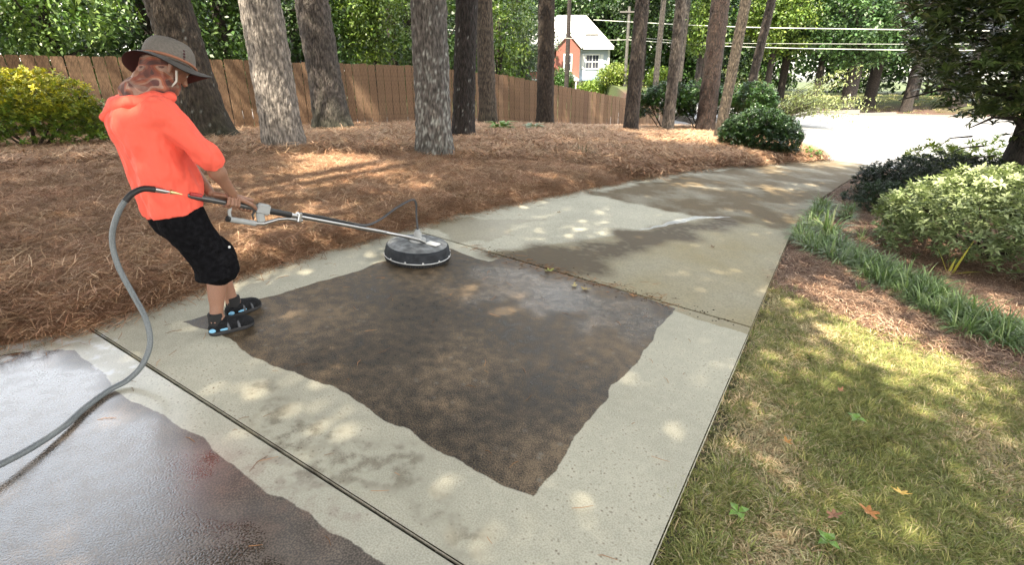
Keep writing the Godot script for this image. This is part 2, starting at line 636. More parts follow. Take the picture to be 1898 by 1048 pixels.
func noise_bytes(size: int, sd: int, freq: float, type: int, oct: int, small := 0) -> PackedByteArray:
	var f := FastNoiseLite.new()
	f.seed = sd; f.frequency = freq; f.noise_type = type; f.fractal_octaves = oct
	f.fractal_type = FastNoiseLite.FRACTAL_FBM if oct > 1 else FastNoiseLite.FRACTAL_NONE
	f.cellular_return_type = FastNoiseLite.RETURN_DISTANCE
	var s := small if small else size
	var im := f.get_image(s, s, false, false, true)
	if small: im.resize(size, size, Image.INTERPOLATE_CUBIC)
	return im.get_data()

# lays a colour over another where the mask says; returns three bytes and a roughness byte per pixel
func concrete(size: int, origin: Vector2, width: float, near: bool) -> Array:
	var pxm := size / width                      # pixels per metre
	var broad := noise_bytes(size, 31, .9 / pxm * size / 256.0, FastNoiseLite.TYPE_SIMPLEX_SMOOTH, 4, 256)
	var mid := noise_bytes(size, 32, 9.0 / pxm, FastNoiseLite.TYPE_SIMPLEX_SMOOTH, 4)
	var fine := noise_bytes(size, 33, 90.0 / pxm if near else 40.0 / pxm, FastNoiseLite.TYPE_SIMPLEX, 2)
	var cells := noise_bytes(size, 34, 28.0 / pxm, FastNoiseLite.TYPE_CELLULAR, 1)
	var spots := noise_bytes(size, 36, 7.0 / pxm, FastNoiseLite.TYPE_CELLULAR, 1)
	var z := PackedByteArray(); z.resize(size * size)
	var patch := mask(PATCH, size, origin, width, .03, size * 3 / 4, 1.0) if near else z
	var first := mask(FIRST, size, origin, width, .03, size * 3 / 4, 2.0) if near else z
	var stain := mask(STAIN, size, origin, width, .14, 44 if not near else 30, 3.0)
	var tanm := mask(TAN, size, origin, width, .04, size / 4, 4.0)
	var puddle := mask(PUDDLE, size, origin, width, .16, size / 4, 5.0)
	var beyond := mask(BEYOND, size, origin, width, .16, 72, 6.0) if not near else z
	var runnel := mask(RUNNEL, size, origin, width, .05, size / 2, 7.0) if not near else z
	# a broad film of water on the slab in front, and where the patch drains
	var wet_front := mask([Vector2(-4.6, -2.6), Vector2(-2.7, -2.9), Vector2(-2.2, -2.5), Vector2(-1.5, -1.9), Vector2(-.9, -1.45), Vector2(-.6, -.8), Vector2(-3.6, -.4)], size, origin, width, .2, 32, 8.0) if near else z
	var foam_sheen := mask([Vector2(-3.6, -2.0), Vector2(-2.8, -2.85), Vector2(-2.55, -2.88), Vector2(-2.05, -2.5), Vector2(-2.2, -2.46), Vector2(-2.6, -2.72), Vector2(-3.1, -2.3)], size, origin, width, .12, size / 4, 9.0) if near else z  # soap streaks, their white also painting in some of the sky sheen
	var gloss := mask([Vector2(-.27, -4.35), Vector2(.2, -4.5), Vector2(.5, -4.2), Vector2(1.2, -3.85), Vector2(1.0, -3.3), Vector2(.55, -3.3), Vector2(.4, -3.75), Vector2(.1, -3.6), Vector2(-.25, -3.8)], size, origin, width, .35, 56, 10.0) if near else z
	var rust := mask([Vector2(-1.25, -1.98), Vector2(-.55, -1.6), Vector2(-.75, -1.48), Vector2(-1.35, -1.83)], size, origin, width, .15, 64, 11.0) if near else z
	var grime := mask([Vector2(-1.5, -2.3), Vector2(-1.1, -2.45), Vector2(-.3, -1.95), Vector2(-.2, -1.5), Vector2(-.9, -1.85)], size, origin, width, .3, 40, 12.0) if near else z
	var col := PackedByteArray(); col.resize(size * size * 4)
	var rows := []
	rows.resize(size)
	var job := func(y: int) -> void:
		var out := PackedByteArray()
		out.resize(size * 4)
		var k := y * size
		for x in size:
			var nb := (broad[k] - 128) * .0078
			var nm := (mid[k] - 128) * .0078
			var nf := (fine[k] - 128) * .0078
			var t := 1.0 + nb * .12 + nm * .09 + nf * .24
			var r := .45 * t; var g := .425 * t; var b := .335 * t
			var rough := .88
			# sand and pits in the washed surface
			var pit := cells[k]
			if pit < 44:
				var w := (44 - pit) * .03 * (.22 + nm + nb * .5)
				if w > 0:
					r *= 1 - w * .55; g *= 1 - w * .6; b *= 1 - w * .62
			var gr := grime[k] * .0039
			if gr > 0.02:
				var w := gr * clampf(.32 + nm * 1.5 + nf * .7, 0, 1) * .75
				r = lerpf(r, .16, w); g = lerpf(g, .14, w); b = lerpf(b, .10, w)
			var d := tanm[k] * .0039
			if d > 0:
				var w := d * (.74 + nb * .25)
				r = lerpf(r, .25 * t, w); g = lerpf(g, .205 * t, w); b = lerpf(b, .110 * t, w)
				rough = lerpf(rough, .75, d)
			d = puddle[k] * .0039
			if d > 0:
				r *= 1 - d * .38; g *= 1 - d * .42; b *= 1 - d * .5
				rough = lerpf(rough, .35, d)
			d = beyond[k] * .0039
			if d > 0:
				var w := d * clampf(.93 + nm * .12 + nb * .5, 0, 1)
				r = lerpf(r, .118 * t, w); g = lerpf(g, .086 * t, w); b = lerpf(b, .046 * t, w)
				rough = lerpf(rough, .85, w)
			d = stain[k] * .0039
			if d > 0:
				var w := clampf(d * (1.15 + nm * .5 + nb * .5), 0, 1)
				r = lerpf(r, .085 * t, w); g = lerpf(g, .060 * t, w); b = lerpf(b, .030 * t, w)
				rough = lerpf(rough, .66 + nf * .1, w)
			d = runnel[k] * .0039
			if d > 0:
				r = lerpf(r, .55, d * .8); g = lerpf(g, .56, d * .8); b = lerpf(b, .56, d * .8)
				rough = lerpf(rough, .2, d)
			d = patch[k] * .0039
			if d > 0:
				var v := clampf(.54 + nb * .65 + nm * .75 + nf * 1.1, .02, 1.8)
				var rr := .024 + .112 * v; var gg := .017 + .080 * v; var bb := .010 + .050 * v
				if spots[k] < 30:
					var w := (30 - spots[k]) * .04 * clampf(nb + .5, 0, 1) * .5
					rr = lerpf(rr, .20, w); gg = lerpf(gg, .18, w); bb = lerpf(bb, .15, w)
				r = lerpf(r, rr, d); g = lerpf(g, gg, d); b = lerpf(b, bb, d)
				var w2 := gloss[k] * .0039 * clampf(.62 + nm * .7 + nf * .8, 0, 1)
				rough = lerpf(rough, clampf(lerpf(.52, .10, w2) + nm * .16 + nb * .10 + nf * .28, .08, .9), d)
			d = first[k] * .0039
			if d > 0:
				var v := clampf(.5 + nb * .3 + nm * .4 + nf * 1.1, 0, 1.6)
				r = lerpf(r, .045 + .105 * v, d); g = lerpf(g, .034 + .081 * v, d); b = lerpf(b, .026 + .062 * v, d)
			var wf := wet_front[k] * .0039
			if wf > 0:
				rough = lerpf(rough, .26 + nm * .14 + nf * .20, wf)
			var ru := rust[k] * .0039
			if ru > 0:
				var w := ru * clampf(.3 + nm * 1.3, 0, 1) * .3
				r = lerpf(r, .15, w); g = lerpf(g, .075, w); b = lerpf(b, .05, w)
			var fo := foam_sheen[k] * .0039
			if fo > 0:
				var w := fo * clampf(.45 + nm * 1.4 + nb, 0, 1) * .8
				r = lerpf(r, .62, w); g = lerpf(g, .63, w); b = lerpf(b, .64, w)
			out[x * 4] = to_byte[clampi(int(r * 1023), 0, 1023)]
			out[x * 4 + 1] = to_byte[clampi(int(g * 1023), 0, 1023)]
			out[x * 4 + 2] = to_byte[clampi(int(b * 1023), 0, 1023)]
			out[x * 4 + 3] = clampi(int(rough * 255), 8, 255)
			k += 1
		rows[y] = out
	var id := WorkerThreadPool.add_group_task(job, size)
	WorkerThreadPool.wait_for_group_task_completion(id)
	var all := PackedByteArray()
	for y in size:
		all.append_array(rows[y])
	return [all, fine, mid]

func concrete_material(size: int, origin: Vector2, width: float, near: bool) -> StandardMaterial3D:
	var made := concrete(size, origin, width, near)
	var m := mat(Color.WHITE, 1.0)
	m.albedo_texture = ImageTexture.create_from_image(Image.create_from_data(size, size, false, Image.FORMAT_RGBA8, made[0]))
	m.roughness_texture = m.albedo_texture
	m.roughness_texture_channel = BaseMaterial3D.TEXTURE_CHANNEL_ALPHA
	m.metallic_specular = .4
	m.heightmap_enabled = true
	m.heightmap_scale = .16 if near else .05
	m.heightmap_texture = ImageTexture.create_from_image(Image.create_from_data(size, size, false, Image.FORMAT_L8, made[1]))
	m.texture_repeat = false
	return m

func slab_mesh(poly: Array[Vector2], origin: Vector2, width: float) -> ArrayMesh:
	var mb := MB.new()
	var up := Vector3(-PA, 1, -PB).normalized()
	var ins := Geometry2D.offset_polygon(PackedVector2Array(poly), -.0065, Geometry2D.JOIN_MITER)[0]
	var top := Geometry2D.offset_polygon(ins, -.006, Geometry2D.JOIN_MITER)[0]
	var t := Geometry2D.triangulate_polygon(top)
	var at := mb.v.size()
	for q in top:
		mb.pt(Vector3(q.x, plane_y(q.x, q.y), q.y), up, (q - origin) / width)
	for k in range(0, t.size(), 3):
		var a := top[t[k]]; var b := top[t[k + 1]]; var c := top[t[k + 2]]
		if (b - a).cross(c - a) > 0: mb.tri(at + t[k], at + t[k + 1], at + t[k + 2])
		else: mb.tri(at + t[k], at + t[k + 2], at + t[k + 1])
	for k in ins.size():
		var k2 := (k + 1) % ins.size()
		for step in 2:
			var p: Vector2 = top[k % top.size()] if step == 0 and top.size() == ins.size() else ins[k]
			var p2: Vector2 = top[k2 % top.size()] if step == 0 and top.size() == ins.size() else ins[k2]
			var ya := 0.0 if step == 0 else -.006
			var yb := -.006 if step == 0 else -.12
			var a := Vector3(p.x, plane_y(p.x, p.y) + ya, p.y)
			var b := Vector3(p2.x, plane_y(p2.x, p2.y) + ya, p2.y)
			var c := Vector3(ins[k2].x, plane_y(ins[k2].x, ins[k2].y) + yb, ins[k2].y)
			var d := Vector3(ins[k].x, plane_y(ins[k].x, ins[k].y) + yb, ins[k].y)
			var n := (c - a).cross(b - a).normalized()
			var e := mb.pt(a, n, (p - origin) / width)
			mb.pt(b, n, (p2 - origin) / width); mb.pt(c, n, (ins[k2] - origin) / width); mb.pt(d, n, (ins[k] - origin) / width)
			mb.tri(e, e + 1, e + 2); mb.tri(e, e + 2, e + 3)
	return mb.mesh()

# dark soil that fills a joint, a little below the slabs
func joint(root: Node3D, line: Array[Vector2], soil: Material) -> void:
	var mb := MB.new()
	for k in line.size() - 1:
		var n := int(line[k].distance_to(line[k + 1]) / .06) + 1
		var s := (line[k + 1] - line[k]).normalized().orthogonal() * .014
		for q in n:
			var a := line[k].lerp(line[k + 1], float(q) / n)
			var b := line[k].lerp(line[k + 1], float(q + 1) / n)
			var dip := -.020 + .008 * noise.get_noise_2d(a.x * 200, a.y * 200)
			var p := func(v: Vector2) -> Vector3: return Vector3(v.x, plane_y(v.x, v.y) + dip, v.y)
			mb.quad(p.call(a - s), p.call(a + s), p.call(b + s), p.call(b - s))
	part("joint_soil", mb.mesh(), soil, root)

func driveway() -> void:
	to_byte.resize(1024)
	for k in 1024:
		to_byte[k] = clampi(int(lin(k / 1023.0, 0, 0).r * 255 + .5), 0, 255)
	var root := thing("driveway", Vector3.ZERO, "", "")
	tag(root, "", "", "", "structure")
	var o1 := Vector2(-3.7, -6.1); var w1 := 6.0
	var o2 := Vector2(-1.4, -14.8); var w2 := 11.4
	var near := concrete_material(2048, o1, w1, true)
	var far := concrete_material(1024, o2, w2, false)
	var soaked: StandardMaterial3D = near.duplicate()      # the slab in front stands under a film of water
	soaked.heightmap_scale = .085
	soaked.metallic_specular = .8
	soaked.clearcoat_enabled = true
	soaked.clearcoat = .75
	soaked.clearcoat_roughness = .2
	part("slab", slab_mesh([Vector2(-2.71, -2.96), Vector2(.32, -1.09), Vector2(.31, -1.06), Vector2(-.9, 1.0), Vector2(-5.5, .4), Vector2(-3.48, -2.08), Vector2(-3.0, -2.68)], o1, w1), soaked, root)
	part("slab", slab_mesh([Vector2(-2.71, -2.96), Vector2(-2.42, -3.51), Vector2(-2.2, -3.95), Vector2(-1.38, -5.13), Vector2(-1.18, -5.47), Vector2(1.86, -3.59), Vector2(.55, -1.46), Vector2(.32, -1.09)], o1, w1), near, root)
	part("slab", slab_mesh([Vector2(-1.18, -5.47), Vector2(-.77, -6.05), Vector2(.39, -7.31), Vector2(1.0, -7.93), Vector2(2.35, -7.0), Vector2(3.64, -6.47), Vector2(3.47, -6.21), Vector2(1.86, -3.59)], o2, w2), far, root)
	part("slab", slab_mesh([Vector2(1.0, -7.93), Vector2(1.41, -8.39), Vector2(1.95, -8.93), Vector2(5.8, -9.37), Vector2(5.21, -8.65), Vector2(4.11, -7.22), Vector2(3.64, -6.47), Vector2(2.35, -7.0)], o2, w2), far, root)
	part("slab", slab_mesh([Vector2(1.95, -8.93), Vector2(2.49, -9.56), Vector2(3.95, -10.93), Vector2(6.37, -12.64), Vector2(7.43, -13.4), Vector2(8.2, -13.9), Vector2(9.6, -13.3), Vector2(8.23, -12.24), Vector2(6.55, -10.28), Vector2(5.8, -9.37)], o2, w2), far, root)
	var soil := mat(lin(.030, .022, .016), .95)
	soil.cull_mode = BaseMaterial3D.CULL_DISABLED
	joint(root, [Vector2(-2.70, -2.95), Vector2(.31, -1.09)], soil)
	joint(root, [Vector2(-1.17, -5.46), Vector2(1.85, -3.60)], soil)
	joint(root, [Vector2(1.0, -7.92), Vector2(2.35, -7.0), Vector2(3.63, -6.47)], soil)
	joint(root, [Vector2(1.96, -8.93), Vector2(5.79, -9.37)], soil)

# ---------------------------------------------------------------- fence
func fence() -> void:
	var root := thing("wooden_fence", Vector3.ZERO, "tall brown wooden board fence running behind the tree trunks and dropping towards the street", "fence")
	var tones := [Color(.215, .130, .075), Color(.19, .112, .062), Color(.24, .148, .086), Color(.205, .122, .07), Color(.175, .103, .06)]
	var kinds := []
	for k in 8:
		var mb := MB.new()
		var c: Color = tones[k % 5] * rv(1.05, 1.4)
		var w := .226 + rv(-.005, .005)
		var warp := rv(-.006, .006)
		# a board with a slight cup and clipped top corners
		var f: Array[Vector3] = []
		mb.col = c
		var prof := [Vector2(-w / 2, 0), Vector2(-w / 2, 1.80), Vector2(-w / 2 + .018, 1.83), Vector2(w / 2 - .018, 1.83), Vector2(w / 2, 1.80), Vector2(w / 2, 0)]
		for s in [1.0, -1.0]:
			var at := mb.v.size()
			for p in prof:
				mb.pt(Vector3(p.x, p.y, s * .009 + warp * (p.x / w) * 2.0), Vector3(warp * 8, 0, s).normalized())
			for q in range(1, 5):
				if s > 0: mb.tri(at, at + q, at + q + 1)
				else: mb.tri(at, at + q + 1, at + q)
		for q in 5:
			var a: Vector2 = prof[q]; var b: Vector2 = prof[q + 1]
			var oa := warp * (a.x / w) * 2.0; var ob := warp * (b.x / w) * 2.0
			mb.quad(Vector3(a.x, a.y, -.009 + oa), Vector3(b.x, b.y, -.009 + ob), Vector3(b.x, b.y, .009 + ob), Vector3(a.x, a.y, .009 + oa))
		kinds.append(mb.mesh())
	var m := grained(vmat(.85), Vector3(9, .9, 9), 41, .035, .62, .15)
	m.cull_mode = BaseMaterial3D.CULL_BACK
	var turn := atan2(FD.y, -FD.x) + PI
	var t := -4.0
	var k := 0
	while t < 23.5 and k < 198:
		var p := F0 + FD * t
		var y := table(FT, FY, t) + rv(-.014, .014)
		if k % 17 < 2: y += .012
		var o := part("board", kinds[rng.randi() % 8], m, root, Vector3(p.x, y, p.y) + Vector3(-FD.y, 0, FD.x) * rv(-.003, .003))
		o.rotation.y = -atan2(FD.y, FD.x)
		o.rotation.z = rv(-.006, .006)
		t += .2425
		k += 1
	var rm := grained(mat(lin(.19, .10, .055), .85), Vector3(3, 3, 3), 42)
	for h in [.35, 1.0, 1.6]:
		var mb := MB.new()
		var pts := []
		for q in 58:
			var tt := -4.0 + q * .48
			var p := F0 + FD * tt - Vector2(-FD.y, FD.x) * .035
			pts.append(Vector3(p.x, table(FT, FY, tt) + h, p.y))
		mb.tube(pts, [.03], 4)
		part("rail", mb.mesh(), rm, root)

# ---------------------------------------------------------------- leaves and bark
var leaf_clumps := {}        # kind -> Array of meshes
var leaf_mat: StandardMaterial3D
var gloss_mat: StandardMaterial3D

func clump(n: int, radius: float, ln: float, w: float, cols: Array, flat := .7, simple := true) -> ArrayMesh:
	var mb := MB.new()
	for k in n:
		var p := rdir() * radius * pow(rng.randf(), .45)
		p.y *= flat
		var d := (p.normalized() * .6 + rdir() + Vector3(0, -.25, 0)).normalized()
		var up := (Vector3.UP + rdir() * .7).normalized()
		var c: Color = cols[rng.randi() % cols.size()]
		mb.col = c * rv(.75, 1.25)
		var s := rv(.7, 1.2)
		if simple: mb.leaf2(p, d, up, ln * s, w * s)
		else: mb.leaf(p, d, up, ln * s, w * s)
	return mb.mesh()

func bark(c: Color, sd: int, freq := 9.0) -> StandardMaterial3D:
	var m := grained(vmat(.95), Vector3(1.6, .45, 1.6), sd, .05, .45, 2.0)
	m.cull_mode = BaseMaterial3D.CULL_BACK
	return m

# a trunk with furrowed bark, leaning along `lean`, flared at the foot
func trunk_mesh(r: float, lean: Vector3, top: float, c: Color, sides: int, step: float, furrow: float, flare: float, lichen := 0.0, moss := 0.0, sd := 0.0, down := .35) -> ArrayMesh:
	var mb := MB.new()
	var ys: Array[float] = []
	var y := -down
	while y < minf(4.6, top):
		ys.append(y); y += step
	while y < top:
		ys.append(y); y += .9
	var first := 0
	for q in ys.size():
		var yy := ys[q]
		var taper := 1.0 - .32 * clampf(yy / 14.0, 0, 1)
		var fl := 1.0 + flare * exp(-maxf(yy, 0) * 3.2)
		for s in sides + 1:
			var a := TAU * (s % sides) / sides
			var d := Vector3(cos(a), 0, sin(a))
			var lobes := 1.0 + flare * .35 * exp(-maxf(yy, 0) * 2.6) * sin(a * 5 + sd)
			var nz := noise_b.get_noise_3d(d.x * r * furrow + sd, yy * furrow * .16, d.z * r * furrow)
			var ridge := absf(nz) * 2.0
			var big := noise_b.get_noise_3d(d.x * .9 + sd, yy * .5, d.z * .9)
			var rr := r * taper * fl * lobes * (1.0 + .05 * big) + (ridge - .35) * .028 * minf(1.0, r * 3.5)
			var t := .78 + .5 * clampf(ridge, 0, .9) + big * .18
			var cc := c * t
			if lichen > 0:
				var l := noise_b.get_noise_3d(d.x * r * 11 + 31 + sd, yy * 7.5, d.z * r * 11)
				var cover := lichen * (.25 + .75 * exp(-pow((yy - .7) / .9, 2.0)))
				if l > .56 - cover * .46: cc = cc.lerp(Color(.44, .45, .42), .7)
			if moss > 0:
				var w := clampf(moss * exp(-maxf(yy, 0) * 2.4) + noise_b.get_noise_3d(d.x * 2 + sd, yy * 3, d.z * 2) * .3 * moss, 0, 1)
				cc = cc.lerp(Color(.05, .065, .025), w)
			mb.col = cc
			mb.pt(lean * yy + Vector3.UP * 0 + d * rr, d)
	for q in ys.size() - 1:
		for s in sides:
			var a := first + q * (sides + 1) + s
			mb.tri(a, a + 1, a + sides + 1); mb.tri(a + 1, a + sides + 2, a + sides + 1)
	# normals from the faces
	var nn := PackedVector3Array()
	nn.resize(mb.v.size())
	for k in range(0, mb.i.size(), 3):
		var a := mb.i[k]; var b := mb.i[k + 1]; var e := mb.i[k + 2]
		var n := (mb.v[e] - mb.v[a]).cross(mb.v[b] - mb.v[a])
		nn[a] += n; nn[b] += n; nn[e] += n
	for q in ys.size():
		var a := q * (sides + 1)
		var n := nn[a] + nn[a + sides]
		nn[a] = n; nn[a + sides] = n
	for k in nn.size(): nn[k] = nn[k].normalized()
	mb.n = nn
	return mb.mesh()

# clumps through an ellipsoid, thinner inside, in a few boughs with gaps between
func crown(root: Node3D, at: Vector3, r: Vector3, count: int, kind: String, tint: Color, size: float, gaps := .12) -> void:
	var meshes: Array = leaf_clumps[kind]
	var per := []
	var cols := []
	for k in meshes.size():
		per.append([]); cols.append([])
	var base := root.position
	var sdx := rng.randf() * 100
	var n := 0
	var tries := 0
	while n < count and tries < count * 6:
		tries += 1
		var d := rdir()
		var p := d * pow(rng.randf(), .4)
		var q := Vector3(p.x * r.x, p.y * r.y, p.z * r.z) + at
		var w := q + base
		if noise_b.get_noise_3d(w.x * .35 + sdx, w.y * .5, w.z * .35) < -gaps: continue
		if w.y < gh(w.x, w.z) + .1: continue
		if not lets_sun(w): continue
		var k := rng.randi() % meshes.size()
		per[k].append(turned(q, size * rv(.7, 1.25), .5))
		var t := rv(.75, 1.3)
		cols[k].append(Color(tint.r * t * rv(.9, 1.1), tint.g * t, tint.b * t * rv(.85, 1.15)))
		n += 1
	for k in meshes.size():
		if per[k].size(): scatter("foliage", meshes[k], leaf_mat, per[k], cols[k], root)

# places lit through gaps cut in the crowns for them: point and radius
var sun_holes: Array = []
# lines cleared of leaves so the wet slab mirrors sky: point and direction
var sky_lines: Array = []

func lets_sun(p: Vector3) -> bool:
	for h in sun_holes:
		var d: Vector3 = p - h[0]
		var t := d.dot(sun_dir)
		if t > .4:
			var e := d - sun_dir * t
			var r: float = h[1] * (1.05 + .9 * noise_b.get_noise_3d(e.x * 1.6 + h[0].x * 3.0, e.y * 1.6, e.z * 1.6 + h[0].z))
			if e.length_squared() < r * r: return false
	for s in sky_lines:
		var d: Vector3 = p - s[0]
		var t := d.dot(s[1])
		if t > .4 and (d - (s[1] as Vector3) * t).length_squared() < pow(.9 + t * .10, 2.0): return false
	return true

func make_leaf_kinds() -> void:
	leaf_mat = vmat(.45, Color(.5, .55, .25))
	gloss_mat = vmat(.28, Color(.25, .3, .12))
	var g := [Color(.050, .086, .024), Color(.066, .106, .032), Color(.040, .070, .022), Color(.080, .118, .038)]
	leaf_clumps["broad"] = [clump(34, .55, .20, .11, g), clump(34, .55, .18, .095, g), clump(28, .6, .22, .12, g)]
	leaf_clumps["fine"] = [clump(60, .5, .09, .05, g), clump(60, .5, .10, .05, g)]
	leaf_clumps["far"] = [clump(26, .75, .30, .17, g, .7), clump(26, .75, .28, .15, g, .7)]
	leaf_clumps["shade"] = [clump(60, .62, .19, .10, g, .5), clump(60, .62, .18, .10, g, .5)]

# ---------------------------------------------------------------- the trunks standing in the straw
func trunks_in_bed() -> void:
	sun_holes = [
		[Vector3(-2.69, .45, -7.95), 0.88], [Vector3(-2.1, .4, -7.6), 0.56], [Vector3(-1.75, .4, -7.3), 0.46], [Vector3(-2.62, .42, -6.44), 0.61], [Vector3(-3.2, .43, -6.9), 0.44], [Vector3(-2.32, .37, -4.56), 0.44], [Vector3(-2.05, .34, -4.85), 0.37], [Vector3(-1.93, .34, -5.1), 0.37], [Vector3(-3.0, .45, -8.6), .5], [Vector3(-1.1, .33, -6.7), .3], [Vector3(-2.9, .42, -5.6), .34],
		[Vector3(.43, .23, -8.2), .25], [Vector3(-.82, .31, -7.2), .2], [Vector3(-4.36, .32, -14.0), .5], [Vector3(-4.75, 1.0, -16.4), .42], [Vector3(-4.7, 1.6, -16.4), .35],
		[Vector3(1.36, -.08, -2.2), .38], [Vector3(1.45, -.08, -2.6), .32], [Vector3(1.15, -.07, -1.85), 0.22], [Vector3(2.45, -.15, -3.4), 0.38], [Vector3(2.9, -.16, -3.5), 0.43], [Vector3(3.5, -.2, -3.0), 0.51], [Vector3(3.1, -.15, -4.32), 0.41], [Vector3(2.75, -.15, -4.0), 0.32], [Vector3(2.2, -.12, -2.6), 0.19], [Vector3(3.0, -.16, -2.3), 0.22],
		[Vector3(1.02, .05, -6.28), .17], [Vector3(1.25, .05, -6.35), .10], [Vector3(.96, .02, -4.78), .15], [Vector3(1.1, .02, -5.05), .10], [Vector3(-1.27, .15, -2.46), .07], [Vector3(3.46, -.09, -8.68), .26], [Vector3(4.3, -.12, -8.9), .28], [Vector3(4.67, -.17, -9.6), .25], [Vector3(.72, -.02, -1.69), .08], [Vector3(.65, 0, -2.65), .08], [Vector3(-.56, .1, -2.74), .12], [Vector3(3.49, -.11, -7.6), .2], [Vector3(6.08, -.22, -11.8), .4], [Vector3(5.4, -.2, -11.2), .3], [Vector3(.06, .1, -5.42), .12], [Vector3(.9, -.03, -3.0), .06],
		[Vector3(2.6, -.05, -8.3), .14], [Vector3(3.0, -.06, -8.9), .16], [Vector3(3.9, -.1, -9.9), .18], [Vector3(4.9, -.15, -10.6), .22], [Vector3(2.9, -.08, -7.6), .12], [Vector3(4.6, -.2, -8.2), .18], [Vector3(4.82, -.23, -6.75), .3], [Vector3(5.2, .5, -6.2), .75], [Vector3(4.1, -.1, -4.5), .5], [Vector3(4.5, -.1, -3.9), .5], [Vector3(3.9, .1, -6.7), .3], [Vector3(6.3, .6, -6.0), .5],
		[Vector3(-8.6, 1.7, -9.6), .75], [Vector3(-7.7, 1.5, -9.2), .35], [Vector3(-4.05, .9, -9.4), .34], [Vector3(-4.1, 2.0, -9.4), .3], [Vector3(-4.1, 2.8, -9.5), .3], [Vector3(-1.2, .6, -9.3), .16], [Vector3(-1.25, 1.9, -9.3), .16], [Vector3(6.9, .9, -12.9), .55],
		[Vector3(9.0, 3.2, -7.4), .7], [Vector3(8.2, 2.0, -7.6), .4], [Vector3(8.0, 4.2, -8.0), .5], [Vector3(3.3, .15, -16.4), .25], [Vector3(2.0, .2, -12.5), .35], [Vector3(4.6, 0, -13.3), .3],
	]
	for a in [[-2.73, -2.38, -.629, .508, -.588], [-2.48, -2.41, -.586, .523, -.619], [-2.02, -2.17, -.525, .577, -.626], [-2.24, -1.98, -.586, .578, -.568], [-1.91, -1.83, -.533, .623, -.573], [-2.1, -1.66, -.592, .622, -.513], [-1.79, -1.54, -.536, .668, -.517], [-1.68, -1.85, -.478, .641, -.60], [-1.88, -1.41, -.57, .672, -.473], [-1.6, -1.56, -.484, .687, -.541], [-2.21, -2.24, -.555, .556, -.619]]:
		sky_lines.append([Vector3(a[0], .2, a[1]), Vector3(a[2], a[3], a[4]).normalized()])
	make_leaf_kinds()
	#        base point, lean per metre, radius, colour, sides, furrow, flare, lichen, moss, label
	var list := [
		[Vector3(-6.41, .40, -11.45), Vector3(-.12, 1, 0), .42, Color(.085, .065, .05), 72, 13.0, .45, .05, .55, "massive dark brown trunk behind the man's hat, mossy at its flared foot"],
		[Vector3(-4.14, .46, -9.68), Vector3(-.008, 1, 0), .335, Color(.34, .30, .265), 84, 20.0, .22, .0, .0, "pale grey trunk just right of the man, with finely furrowed bark"],
		[Vector3(-4.72, .31, -14.28), Vector3(-.05, 1, 0), .42, Color(.12, .10, .088), 72, 15.0, .35, .0, .8, "thick grey brown trunk with a green mossy foot, right behind the pale trunk"],
		[Vector3(-1.38, .37, -9.49), Vector3(.01, 1, 0), .295, Color(.155, .138, .127), 88, 17.0, .28, 1.0, .15, "grey trunk with white lichen spots standing nearest to the drive"],
		[Vector3(-1.14, .34, -12.39), Vector3(.066, 1, 0), .24, Color(.040, .031, .027), 64, 17.0, .25, .18, .0, "almost black trunk just right of the lichen spotted one"],
		[Vector3(-.77, .16, -17.5), Vector3(-.02, 1, 0), .27, Color(.13, .10, .075), 48, 13.0, .3, .0, .3, "tan brown trunk half hidden behind the almost black trunk"],
		[Vector3(1.16, .0, -19.0), Vector3(-.01, 1, 0), .29, Color(.075, .053, .038), 48, 13.0, .25, .0, .1, "dark brown trunk standing against the fence left of the brick house"],
		[Vector3(3.70, .02, -16.82), Vector3(.01, 1, 0), .215, Color(.085, .065, .052), 44, 14.0, .15, .0, .0, "slender dark trunk in front of the low end of the fence"],
		[Vector3(5.11, -.08, -17.7), Vector3(.0, 1, 0), .18, Color(.14, .115, .095), 40, 14.0, .2, .0, .0, "slim pale trunk just past the end of the fence"],
		[Vector3(6.52, -.15, -18.21), Vector3(-.012, 1, 0), .30, Color(.058, .036, .028), 44, 14.0, .2, .0, .0, "stout reddish dark trunk rising through the long hedge"],
		[Vector3(5.97, -.07, -15.46), Vector3(.053, 1, 0), .145, Color(.115, .09, .065), 40, 16.0, .15, .0, .0, "thin leaning trunk beside the rounded hedge"],
		[Vector3(8.48, -.25, -20.0), Vector3(.085, 1, 0), .155, Color(.085, .064, .05), 40, 16.0, .15, .0, .0, "thin dark trunk leaning right behind the rounded hedge"],
	]
	var k := 0
	for a in list:
		var o := thing("tree", a[0], a[9], "tree", "tree trunks standing in the pine straw")
		var m := bark(a[3], 60 + k)
		part("trunk", trunk_mesh(a[2], a[1], 15.0, a[3], a[4], .045 if k < 5 else .09, a[5], a[6], a[7], a[8], k * 3.7), m, o)
		# boughs and crown high above the picture
		var mb := MB.new()
		mb.col = a[3]
		for q in 5:
			var y := 9.0 + q * 1.2
			var d := Vector3(cos(q * 2.4 + k), .55, sin(q * 2.4 + k)).normalized()
			var p: Vector3 = a[1] * y
			mb.tube([p, p + d * 1.5, p + d * 3.0 + Vector3(0, .5, 0)], [a[2] * .35, a[2] * .22, .03], 7)
		part("bough", mb.mesh(), m, o)
		crown(o, a[1] * 14.0, Vector3(3.4, 3.2, 3.4), 90, "shade", Color(1, 1, 1), 1.0)
		k += 1

